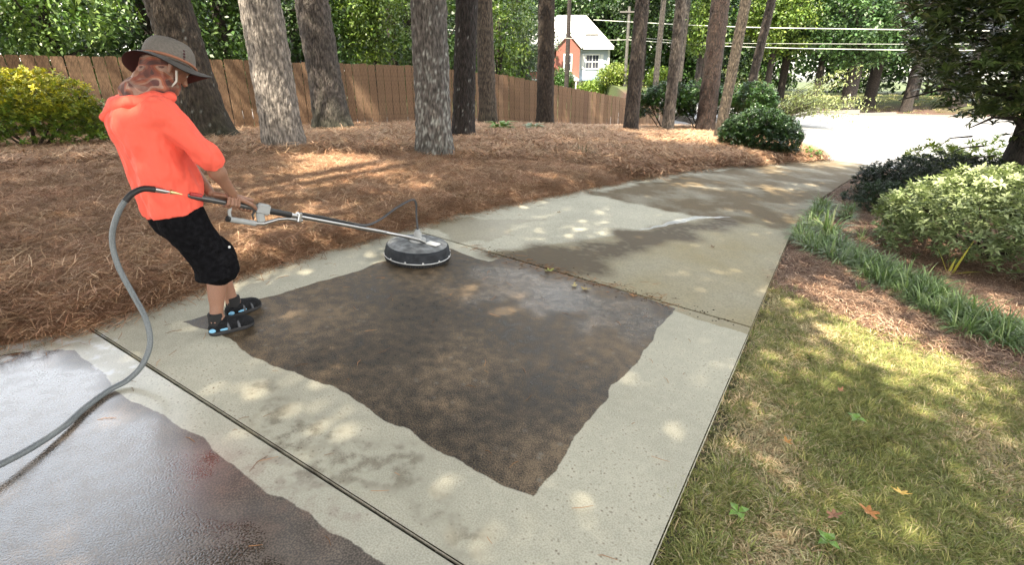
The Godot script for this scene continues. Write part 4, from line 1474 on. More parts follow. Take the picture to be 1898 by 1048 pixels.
# a rounded shrub: woody stems and leaves through its volume
func bush(called: String, at: Vector3, r: Vector3, count: int, kind: Array, tints: Array, size: float, label: String, category: String, group := "", base := .12, shiny := false) -> Node3D:
	var o := thing(called, at, label, category, group)
	var st := MB.new()
	st.col = Color(.075, .055, .04)
	for q in 9:
		var d := Vector3(cos(q * 2.4) * r.x, r.y * 1.2, sin(q * 2.4) * r.z)
		st.tube([Vector3(cos(q) * .06, -.05, sin(q) * .06), d * .4, d * .85], [.022, .015, .006], 5)
	part("stem", st.mesh(), plain_bark, o)
	var per := []
	var cols := []
	for k in kind.size():
		per.append([]); cols.append([])
	for n in count:
		var d := rdir()
		if d.y < -.35: d.y = -d.y * .4
		d = d.normalized()
		var rr := pow(rng.randf(), .2)
		var bump := 1.0 + .14 * noise_b.get_noise_3d(d.x * 2.2 + at.x, d.y * 2.2, d.z * 2.2 + at.z)
		var p := Vector3(d.x * r.x, d.y * r.y, d.z * r.z) * rr * bump + Vector3(0, r.y * base + r.y * .35, 0)
		var w := p + at
		if w.y < gh(w.x, w.z) + .04: continue
		if noise_b.get_noise_3d(w.x * 2.2, w.y * 2.2, w.z * 2.2) < -.30: continue
		var k := rng.randi() % kind.size()
		var b := Basis(Vector3.UP, rng.randf() * TAU)
		b = Basis(Vector3(rv(-1, 1), 0, rv(-1, 1)).normalized(), rv(0, .9)) * b
		per[k].append(Transform3D(b.scaled(Vector3.ONE * size * rv(.7, 1.25)), p))
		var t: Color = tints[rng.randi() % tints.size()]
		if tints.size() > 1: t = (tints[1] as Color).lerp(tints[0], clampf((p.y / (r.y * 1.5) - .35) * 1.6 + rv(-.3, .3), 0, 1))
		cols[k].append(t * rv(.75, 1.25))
	for k in kind.size():
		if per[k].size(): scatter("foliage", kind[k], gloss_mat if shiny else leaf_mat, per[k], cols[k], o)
	return o

# whorls of leaves round a shoot tip
func whorl(n: int, ln: float, w: float, cols: Array, rise: float) -> ArrayMesh:
	var mb := MB.new()
	for k in n:
		mb.col = cols[rng.randi() % cols.size()] * rv(.8, 1.2)
		var a := TAU * k / n * 1.0 + rv(-.3, .3)
		var d := Vector3(cos(a), rise + rv(-.3, .3), sin(a)).normalized()
		mb.leaf(Vector3(0, rv(-.03, .02), 0), d, Vector3.UP, ln * rv(.7, 1.15), w * rv(.8, 1.1), .18, .12)
	return mb.mesh()

func blades(n: int, ln: float, w: float, cols: Array, bend: float, spread: float, radius := .05) -> ArrayMesh:
	var mb := MB.new()
	for k in n:
		mb.col = cols[rng.randi() % cols.size()] * rv(.75, 1.25)
		var a := rng.randf() * TAU
		var p := Vector3(cos(a), 0, sin(a)) * radius * sqrt(rng.randf())
		var d := Vector3(cos(a) * spread * rng.randf() + rv(-.15, .15), 1, sin(a) * spread * rng.randf() + rv(-.15, .15)).normalized()
		mb.strap(p, d, ln * rv(.65, 1.15), w * rv(.8, 1.2), bend * rv(.7, 1.3), 6)
	return mb.mesh()

func right_bed() -> void:
	# shredded straw over the bed
	var kinds := [needles(44, .16, .11, .0045, .025), needles(40, .2, .09, .005, .025)]
	var where := [[], []]
	var tint := [[], []]
	for n in 16000:
		var x := rv(2.2, 11); var z := rv(-13, -1.2)
		if x > -z * 1.2 + 1.6: continue
		if zone(x, z) != 2: continue
		var e := lawn_edge(x) - z
		if -off_line(Vector2(x, z), RE) < .03: continue
		if e < .3 and rng.randf() < .5: continue
		var k := n % 2
		var t := rv(.6, 1.1) * (1.0 + .4 * noise.get_noise_2d(x * 30, z * 30))
		where[k].append(turned(on(x, z) + Vector3(0, .005, 0), rv(.7, 1.2), .2))
		tint[k].append(Color(t * .72, t * .70, t * .72))
	var root := thing("mulch", Vector3.ZERO, "", "")
	tag(root, "", "", "", "structure")
	var mm := vmat(.85)
	for k in 2: scatter("shreds", kinds[k], mm, where[k], tint[k], root)

	var blade_mat := vmat(.42, Color(.4, .5, .2))
	var lg := [Color(.12, .19, .06), Color(.16, .235, .08), Color(.085, .14, .045), Color(.22, .28, .12)]
	# border of strappy clumps
	var line: Array[Vector2] = [Vector2(3.42, -5.95), Vector2(3.52, -5.65), Vector2(3.62, -5.25), Vector2(3.68, -4.95), Vector2(3.64, -4.20), Vector2(3.68, -3.78), Vector2(3.95, -3.55), Vector2(4.15, -3.2), Vector2(4.5, -2.8), Vector2(5.0, -2.3)]
	var protos := []
	for k in 4:
		var o := thing("border_grass", Vector3(3.5, 0, -6), "clump of green strappy leaves in the border between lawn edge and mulch bed", "border grass", "strappy clumps in the border by the lawn")
		part("leaves", blades(110, .28, .012, lg, 2.2, 1.05, .09), blade_mat, o)
		protos.append(o)
	var n := 0
	for k in line.size() - 1:
		var steps := int(line[k].distance_to(line[k + 1]) / .15)
		for q in steps:
			for side in 3:
				var p := line[k].lerp(line[k + 1], float(q) / steps) + Vector2(rv(-.09, .09) + side * .15 + .08, rv(-.09, .09) - side * .09 - .04)
				var at := on(p.x, p.y)
				if n < 4:
					protos[n].position = at
					protos[n].rotation.y = rng.randf() * TAU
				else:
					copy_thing(protos[rng.randi() % 4], "border_grass", at, rng.randf() * TAU, rv(.8, 1.15))
				n += 1
	# the pale striped clump higher up, and the dark ones round it
	for a in [[3.95, -6.72, .9], [4.15, -6.95, 1.0], [3.75, -6.5, .85], [3.62, -6.25, .9], [4.35, -7.25, 1.0], [4.6, -7.6, 1.05], [4.85, -7.95, 1.1], [5.05, -8.3, 1.0], [4.95, -7.5, .9], [5.3, -8.0, .9]]:
		copy_thing(protos[rng.randi() % 4], "border_grass", on(a[0], a[1]), rng.randf() * TAU, a[2], "clump of dark strappy leaves edging the drive uphill of the pale striped clump").set_meta("group", "strappy clumps edging the drive")
	var vg := thing("striped_grass", on(4.15, -6.55), "pale green striped strappy clump at the bend of the drive edge", "border grass")
	part("leaves", blades(110, .42, .016, [Color(.30, .36, .13), Color(.20, .30, .09), Color(.40, .42, .22), Color(.14, .24, .06)], 2.0, .9, .09), blade_mat, vg)
	# yellow strap leaves of a single plant
	var yl := thing("daylily", on(4.78, -5.30), "small plant of a few upright yellow strap leaves in front of the pale shrub", "plant")
	var mb := MB.new()
	for a in [[-.42, .9, .34], [-.12, 1, .30], [.10, 1, .36], [.28, 1, .42], [.9, .25, .34], [-1.0, .35, .22], [.2, .9, .2]]:
		mb.col = Color(.52, .47, .06) * rv(.85, 1.15)
		mb.strap(Vector3(rv(-.03, .03), 0, rv(-.03, .03)), Vector3(a[0], a[1], rv(-.15, .15)).normalized(), a[2], .032, .35, 5)
	part("leaves", mb.mesh(), blade_mat, yl)
	for a in [[4.45, -6.35, .16, "tiny tuft of thin green shoots in the mulch, next uphill of the yellow plant"], [3.35, -4.6, .09, "tiny low weed in the bare mulch beside the lawn edge"]]:
		var w := thing("weed", on(a[0], a[1]), a[3], "weed")
		part("leaves", blades(14, a[2] * 1.6, .012, lg, .8, .8, .03), blade_mat, w)
	# pale leaved shrub
	var pg := [Color(.21, .24, .13), Color(.29, .32, .19), Color(.15, .18, .095), Color(.37, .39, .26)]
	var wk := [whorl(8, .085, .034, pg, .35), whorl(7, .075, .03, pg, .55), whorl(9, .09, .035, pg, .2)]
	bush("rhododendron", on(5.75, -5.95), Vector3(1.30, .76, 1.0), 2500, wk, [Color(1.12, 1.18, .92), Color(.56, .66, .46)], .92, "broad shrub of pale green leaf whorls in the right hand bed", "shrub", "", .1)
	bush("azalea", on(5.6, -4.75), Vector3(.34, .26, .34), 150, wk, [Color(1.2, 1.2, .9), Color(.7, .8, .5)], .8, "small pale shrub at the right edge, just before the broad pale shrub", "shrub")
	# the low dark mound and what is lit behind it
	var dg := [Color(.022, .038, .018), Color(.030, .050, .022), Color(.017, .030, .014)]
	var dk := [whorl(12, .065, .016, dg, .6), whorl(12, .058, .015, dg, .4)]
	bush("juniper", on(7.75, -9.1), Vector3(1.55, .62, 1.3), 3300, dk, [Color(.85, .9, .75), Color(.55, .6, .55)], 1.15, "low dark green mounded shrub beside the far bend of the drive", "shrub", "", .05)
	bush("juniper", on(6.15, -8.35), Vector3(.7, .32, .6), 800, dk, [Color(1.3, 1.4, 1.1), Color(.9, 1, .9)], .95, "small dark creeping shrub at the drive edge, downhill foot of the dark mound", "shrub", "", .05)
	var yg := [Color(.20, .25, .05), Color(.28, .31, .07), Color(.14, .19, .04)]
	var yk := [whorl(8, .13, .05, yg, .6), whorl(8, .12, .045, yg, .4)]
	bush("shrub", on(8.75, -10.9), Vector3(.6, .55, .5), 150, yk, [Color(1.3, 1.3, 1), Color(1, 1, .8)], 1.0, "sunlit yellow green shrub peeping over the dark mound, left one", "shrub", "", .4)
	bush("shrub", on(10.0, -11.2), Vector3(.8, .6, .6), 190, yk, [Color(1.3, 1.3, 1), Color(1, 1, .8)], 1.0, "sunlit yellow green shrub over the dark mound, right one near the dark tree", "shrub", "", .4)
	bush("shrub", on(8.6, -8.3), Vector3(.9, .38, .7), 260, yk, [Color(1.1, 1.15, .9), Color(.7, .8, .6)], .8, "low green shrub at the foot of the dark tree behind the pale shrub", "shrub", "", .1)
	# the dark tree at the right edge
	var t := thing("magnolia_tree", on(8.95, -9.3), "dark broad leaved tree at the right edge, boughs hanging over the bed", "tree")
	part("trunk", trunk_mesh(.24, Vector3(.03, 1, 0), 6.0, Color(.035, .028, .022), 36, .14, 13.0, .5, 0, .3, 2.0), bark(Color.WHITE, 95), t)
	var bm := MB.new()
	bm.col = Color(.04, .032, .025)
	for q in 12:
		var a := 2.2 + q * .42
		var h := 1.0 + q * .28
		var d := Vector3(cos(a), .12 + .1 * (q % 3), sin(a) * .9)
		var p := Vector3(.03 * h, h, 0)
		var ln := 2.3 - q * .05
		bm.tube([p, p + d * ln * .35 + Vector3(0, .12, 0), p + d * ln * .7, p + d * ln + Vector3(0, -.28, 0)], [.06, .04, .022, .008], 6)
	for q in 3:      # bare drooping twigs low on the left
		var p := Vector3(-.9 - q * .12, 1.0 + (q % 3) * .14, .5 - q * .15)
		bm.tube([p, p + Vector3(-.45, -.02, .1), p + Vector3(-.85, -.22, .16 * (q % 3))], [.016, .01, .003], 4)
	part("bough", bm.mesh(), plain_bark, t)
	var mg := [Color(.050, .075, .024), Color(.068, .095, .030), Color(.038, .060, .02), Color(.12, .14, .05)]
	var mk := [whorl(9, .22, .075, mg, .15), whorl(8, .24, .085, mg, .4), whorl(9, .20, .07, mg, -.1)]
	var per := [[], [], []]
	var cols := [[], [], []]
	for q in 5200:
		var d := rdir()
		var rr := pow(rng.randf(), .33)
		var p := Vector3(d.x * 2.6, d.y * 2.5, d.z * 2.5) * rr + Vector3(-.1, 3.7, .5)
		# the lower left side is undercut
		if p.y < 1.05 - clampf(p.x + .3, -3, .5) * .52 + noise_b.get_noise_3d(p.x, p.y, p.z) * .5: continue
		if noise_b.get_noise_3d(p.x * .9, p.y * .9 + 20, p.z * .9) < -.22: continue
		var k := rng.randi() % 3
		var b := Basis(Vector3.UP, rng.randf() * TAU)
		b = Basis(Vector3(rv(-1, 1), 0, rv(-1, 1)).normalized(), rv(0, .8)) * b
		per[k].append(Transform3D(b.scaled(Vector3.ONE * rv(.7, 1.2)), p))
		cols[k].append(Color.WHITE * rv(.6, 1.3))
	for k in 3: scatter("foliage", mk[k], gloss_mat, per[k], cols[k], t)

func left_plants() -> void:
	var yc := [Color(.17, .20, .03), Color(.24, .26, .035), Color(.12, .17, .03), Color(.30, .29, .04)]
	var yk := [whorl(9, .085, .032, yc, .5), whorl(8, .075, .03, yc, .3), whorl(9, .08, .03, yc, .7)]
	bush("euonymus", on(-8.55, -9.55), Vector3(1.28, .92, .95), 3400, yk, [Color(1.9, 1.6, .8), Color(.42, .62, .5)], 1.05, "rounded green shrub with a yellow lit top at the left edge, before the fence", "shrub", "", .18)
	var hg := [Color(.028, .060, .016), Color(.040, .080, .022), Color(.022, .045, .014)]
	var hk := [whorl(9, .056, .028, hg, .3), whorl(9, .052, .025, hg, .6)]
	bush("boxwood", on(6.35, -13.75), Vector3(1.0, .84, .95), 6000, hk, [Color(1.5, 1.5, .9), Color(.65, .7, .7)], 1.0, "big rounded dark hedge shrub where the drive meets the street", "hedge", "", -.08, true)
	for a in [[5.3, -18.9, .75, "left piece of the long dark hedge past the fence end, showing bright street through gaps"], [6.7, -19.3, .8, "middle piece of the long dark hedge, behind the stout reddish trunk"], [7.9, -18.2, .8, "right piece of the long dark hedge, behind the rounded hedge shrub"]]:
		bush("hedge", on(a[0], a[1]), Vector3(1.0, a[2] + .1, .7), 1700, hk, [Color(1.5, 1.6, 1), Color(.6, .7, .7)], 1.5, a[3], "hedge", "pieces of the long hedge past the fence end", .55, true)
	bush("shrub", on(7.55, -13.55), Vector3(.36, .2, .3), 110, hk, [Color(4.5, 4.2, 1.6), Color(2.4, 2.8, 2.2)], .8, "small pale green plant at the foot of the rounded hedge, by the street", "shrub", "", .2)
	# the spraying shrub beyond
	var s := thing("forsythia", on(11.6, -24.5), "sprawling shrub of long arching pale green sprays beyond the rounded hedge", "shrub")
	var sb := MB.new()
	var leafy := MB.new()
	for q in 90:
		var a := rv(-.6, PI + .6)
		var d := Vector3(cos(a) * .9, rv(.45, 1.2), sin(a) * .55).normalized()
		if q % 3 == 0: d = Vector3(rv(.6, 1), rv(.3, .65), rv(-.2, .5)).normalized()
		var ln := rv(1.9, 3.8)
		var p := Vector3(rv(-.5, .3), .1, rv(-.3, .3))
		sb.col = Color(.16, .13, .07)
		var pts := []
		var dd := d
		for k in 7:
			pts.append(p)
			p += dd * ln / 6.0
			dd = (dd + Vector3(.02, -.11, 0)).normalized()
			for w in 9:
				leafy.col = Color(.30, .33, .13) * rv(.7, 1.5)
				leafy.leaf2(p - dd * rv(0, ln / 6.0), (dd * .5 + rdir()).normalized(), Vector3.UP, rv(.10, .17), .055)
		sb.tube(pts, [.02, .016, .013, .01, .008, .005, .003], 4)
	part("stem", sb.mesh(), plain_bark, s)
	part("leaves", leafy.mesh(), leaf_mat, s)
	# low plants in the straw
	var blade_mat := vmat(.45, Color(.35, .45, .2))
	for a in [[-.30, -14.7, .42, Color(.16, .25, .06), "light green hosta on the straw before the tan brown trunk"], [.55, -15.2, .34, Color(.22, .27, .17), "grey green hosta on the straw left of the fence-side dark trunk"]]:
		var h := thing("hosta", on(a[0], a[1]), a[4], "plant", "hostas in the straw")
		var mb := MB.new()
		for q in 26:
			var w := rng.randf() * TAU
			mb.col = a[3] * rv(.7, 1.3)
			var d := Vector3(cos(w), rv(.25, 1.0), sin(w)).normalized()
			mb.leaf(d * .12, d, Vector3.UP, a[2] * rv(.7, 1.1), a[2] * .42, .12, .35)
		part("leaves", mb.mesh(), blade_mat, h)
	for a in [[1.42, -10.6, .20, "little dark green tuft on the straw slope, nearest the drive"], [2.3, -11.55, .15, "little dark green tuft on the straw slope, farther one"], [1.5, -15.8, .18, "dull green tuft at the foot of the fence-side dark trunk"], [2.7, -16.2, .16, "dull green tuft left of the slender dark trunk"]]:
		var w := thing("grass_tuft", on(a[0], a[1]), a[3], "tuft", "tufts in the straw")
		part("leaves", blades(70, a[2] * 1.5, .012, [Color(.05, .085, .03), Color(.07, .10, .04)], 1.6, 1.1, .12), blade_mat, w)

func fallen_leaves() -> void:
	var list := [
		[.63, -4.10, Color(.40, .30, .10), .07, "pale yellow fallen leaf on the wet patch near the joint, right of a pair"], [.54, -4.16, Color(.46, .38, .18), .065, "pale yellow fallen leaf on the wet patch near the joint, left of a pair"], [1.03, -4.03, Color(.32, .16, .06), .06, "brown fallen leaf lying on the joint near the corner of the dark patch"], [.34, -4.47, Color(.26, .26, .07), .09, "olive yellow fallen leaf on the wet patch below the dark stain"],
		[1.6, -1.77, Color(.34, .15, .05), .07, "orange brown oak leaf on the lawn, the reddest one"], [1.42, -1.74, Color(.28, .14, .08), .06, "dull brown fallen leaf on the lawn left of the orange oak leaf"], [1.45, -2.22, Color(.48, .24, .07), .055, "light orange fallen leaf near the middle of the lawn"], [1.84, -1.90, Color(.55, .36, .09), .06, "yellow orange fallen leaf on the lawn right of the orange oak leaf"], [2.05, -2.75, Color(.36, .16, .08), .05, "small reddish fallen leaf on the upper lawn"],
		[-1.3, -6.75, Color(.50, .30, .12), .06, "tan fallen leaf on the straw behind the whip hose"], [.6, -6.55, Color(.22, .16, .08), .05, "small brown fallen leaf on the pale slab"], [2.25, -5.55, Color(.2, .13, .07), .06, "dark brown fallen leaf on the tan part of the far slab"],
	]
	var k := 0
	for a in list:
		var mb := MB.new()
		mb.col = a[2]
		# a lobed leaf, curled a little
		var ln: float = a[3] * .78
		var rim := []
		for q in 22:
			var w := TAU * q / 22.0
			var r := ln * (.5 + .22 * cos(w * 5.0 + k)) * (1.0 if absf(sin(w)) < .7 else .8)
			rim.append(Vector3(cos(w) * r * 1.25, .004 + .9 * r * r / ln * .6 * (1.0 + .5 * sin(w * 2 + k)), sin(w) * r))
		for q in 22:
			mb.facet(Vector3(0, .004, 0), rim[q], rim[(q + 1) % 22])
		var st := Vector3(ln * .5, .006, 0)
		mb.tube([st, st + Vector3(ln * .5, .012, .006)], [.0015, .001], 4)
		var p := Vector3(a[0], 0, a[1])
		p.y = maxf(gh(p.x, p.z), plane_y(p.x, p.z)) if zone(p.x, p.z) == 4 else gh(p.x, p.z) + (.05 if zone(p.x, p.z) == 1 else .07)
		var o := part("fallen_leaf", mb.mesh(), vmat(.7, Color(.3, .2, .1)), self, p + Vector3(0, .003, 0))
		o.rotation = Vector3(rv(-.15, .15), k * 1.3, rv(-.15, .15))
		tag(o, a[4], "leaf", "fallen leaves")
		k += 1
	# broad weed leaves in the lawn
	for a in [[1.0, -1.75, "bright green broad weed leaf in the lawn beside the drive"], [1.33, -1.62, "pair of bright weed leaves in the lawn below the orange oak leaf"], [2.0, -2.5, "bright green weed in the upper lawn"]]:
		var o := thing("lawn_weed", on(a[0], a[1]), a[2], "weed", "weeds in the lawn")
		var mb := MB.new()
		for q in 4:
			mb.col = Color(.16, .28, .05) * rv(.8, 1.2)
			var w: float = q * 1.7 + a[0] * 9.0
			mb.leaf(Vector3(0, .03, 0), Vector3(cos(w), .35, sin(w)).normalized(), Vector3.UP, .055, .036, .1, .2)
		part("leaves", mb.mesh(), leaf_mat, o)

# ---------------------------------------------------------------- smooth bodies
# prims: [a, b, radius a, radius b, optional cut point, optional cut normal (what lies beyond is removed), optional squash axis, squash factor]
func body(mb: MB, prims: Array, k: float, cell: float, wob := 0.0, freq := 6.0, cuts: Array = []) -> void:
	var lo := Vector3.ONE * 1e9
	var hi := Vector3.ONE * -1e9
	for p in prims:
		var r := maxf(p[2], p[3]) + k * .5 + cell * 2.5 + wob
		for q in 2:
			lo = lo.min(p[q] - Vector3.ONE * r)
			hi = hi.max(p[q] + Vector3.ONE * r)
	var nx := int((hi.x - lo.x) / cell) + 2
	var ny := int((hi.y - lo.y) / cell) + 2
	var nz := int((hi.z - lo.z) / cell) + 2
	var f := PackedFloat32Array()
	f.resize(nx * ny * nz)
	f.fill(1.0)
	for p in prims:
		var a: Vector3 = p[0]; var b: Vector3 = p[1]
		var ra: float = p[2]; var rb: float = p[3]
		var ba := b - a
		var ll := maxf(ba.length_squared(), 1e-9)
		var reach := maxf(ra, rb) + k + cell * 2.5
		var l := ((a.min(b) - Vector3.ONE * reach - lo) / cell).floor()
		var h := ((a.max(b) + Vector3.ONE * reach - lo) / cell).ceil()
		var cut: bool = p.size() > 5 and p[4] != null
		var cp: Vector3 = p[4] if cut else Vector3.ZERO
		var cn: Vector3 = p[5] if cut else Vector3.ZERO
		var sq: bool = p.size() > 7
		var ax: Vector3 = p[6] if sq else Vector3.UP
		var sf: float = p[7] if sq else 1.0
		for z in range(maxi(0, int(l.z)), mini(nz, int(h.z) + 1)):
			for y in range(maxi(0, int(l.y)), mini(ny, int(h.y) + 1)):
				for x in range(maxi(0, int(l.x)), mini(nx, int(h.x) + 1)):
					var w := lo + Vector3(x, y, z) * cell
					var pa := w - a
					var t := clampf(pa.dot(ba) / ll, 0, 1)
					var e := pa - ba * t
					if sq: e += ax * (e.dot(ax) * (sf - 1.0))
					var d := e.length() - (ra + (rb - ra) * t)
					if cut: d = maxf(d, (w - cp).dot(cn))
					var n := (z * ny + y) * nx + x
					var o := f[n]
					var g := maxf(k - absf(o - d), 0.0)
					f[n] = minf(o, d) - g * g * .25 / maxf(k, 1e-6)
	if wob > 0 or cuts.size():
		for z in nz:
			for y in ny:
				for x in nx:
					var n := (z * ny + y) * nx + x
					if absf(f[n]) > cell * 4 + wob: continue
					var w := lo + Vector3(x, y, z) * cell
					if wob > 0:
						f[n] += wob * (noise_b.get_noise_3d(w.x * freq, w.y * freq * .6 + w.x * 3.0, w.z * freq) + .5 * noise_b.get_noise_3d(w.x * freq * 2.1 + w.y * 6.0, w.y * freq * 1.2, w.z * freq * 2.1))
					for c in cuts:
						f[n] = maxf(f[n], (w - c[0]).dot(c[1]))
	# one vertex in each cell that the surface crosses
	var at := PackedInt32Array()
	at.resize(nx * ny * nz)
	at.fill(-1)
	var sx := 1; var sy := nx; var sz := nx * ny
	var off := [0, sx, sy, sx + sy, sz, sz + sx, sz + sy, sz + sx + sy]
	var edges := [[0, 1], [2, 3], [4, 5], [6, 7], [0, 2], [1, 3], [4, 6], [5, 7], [0, 4], [1, 5], [2, 6], [3, 7]]
	var c0 := mb.v.size()
	for z in nz - 1:
		for y in ny - 1:
			for x in nx - 1:
				var n := z * sz + y * sy + x
				var neg := 0
				for q in 8:
					if f[n + off[q]] < 0: neg += 1
				if neg == 0 or neg == 8: continue
				var s := Vector3.ZERO
				var m := 0
				for e in edges:
					var va: float = f[n + off[e[0]]]; var vb: float = f[n + off[e[1]]]
					if (va < 0) == (vb < 0): continue
					var t := va / (va - vb)
					var pa := Vector3(e[0] & 1, (e[0] >> 1) & 1, e[0] >> 2)
					var pb := Vector3(e[1] & 1, (e[1] >> 1) & 1, e[1] >> 2)
					s += pa.lerp(pb, t)
					m += 1
				s /= m
				var g := Vector3(f[n + 1] - f[n] + f[n + 1 + sy + sz] - f[n + sy + sz], f[n + sy] - f[n] + f[n + sy + sx + sz] - f[n + sx + sz], f[n + sz] - f[n] + f[n + sz + sx + sy] - f[n + sx + sy])
				at[n] = mb.pt(lo + (Vector3(x, y, z) + s) * cell, g.normalized())
	for z in range(1, nz - 1):
		for y in range(1, ny - 1):
			for x in range(1, nx - 1):
				var n := z * sz + y * sy + x
				for d in 3:
					var st: int = [sx, sy, sz][d]
					var u: int = [sy, sz, sx][d]
					var w: int = [sz, sx, sy][d]
					var i0 := f[n] < 0
					if i0 == (f[n + st] < 0): continue
					var a := at[n]; var b := at[n - u]; var c := at[n - u - w]; var e := at[n - w]
					if a < 0 or b < 0 or c < 0 or e < 0: continue
					if i0:
						mb.tri(a, c, b); mb.tri(a, e, c)
					else:
						mb.tri(a, b, c); mb.tri(a, c, e)

const MAN := Vector3(-1.95, .2, -3.13)

func man_frame() -> Basis:
	var f := Vector3(.64, 0, -.77).normalized()
	return Basis(f, Vector3.UP, f.cross(Vector3.UP))

# the cleaner's shaft in the man's frame
const SHAFT_A := Vector3(-.241, .97, .2)
const SHAFT_B := Vector3(1.86, .16, -.127)

func hand_prims(at: Vector3, wrist: Vector3, td: Vector3, s: float) -> Array:
	# s: +1 right hand; fingers go over the shaft's top to its far side and come back under it
	var side := td.cross(Vector3.UP).normalized() * s       # the near side for this hand
	var up := side.cross(td).normalized() * s
	if up.y < 0: up = -up
	var out := []
	var lens: Array[float] = [.94, 1.04, 1.0, .84]
	for q in 4:
		var o := at + td * (.034 - q * .0215)
		var k0 := o + up * .036 + side * .002
		var k1 := o + up * .026 - side * .034 * lens[q]
		var k2 := o - up * .010 - side * .036 * lens[q]
		var k3 := o - up * .032 * lens[q] - side * .008
		var tip := o - up * .028 + side * .014 * lens[q]
		out.append([wrist.lerp(o, .15) , k0, .015, .0125])
		out.append([k0, k1, .0112, .0098])
		out.append([k1, k2, .0098, .0092])
		out.append([k2, k3, .0092, .0088])
		out.append([k3, tip, .0088, .0075])
	var t0 := wrist.lerp(at, .35) + side * .012
	var t1 := at + td * .012 + side * .036 + up * .012
	var t2 := at + td * .042 + side * .030 - up * .002
	var t3 := at + td * .062 + side * .020 - up * .014
	out.append([t0, t1, .016, .0125]); out.append([t1, t2, .0115, .0105]); out.append([t2, t3, .0105, .0085])
	return out

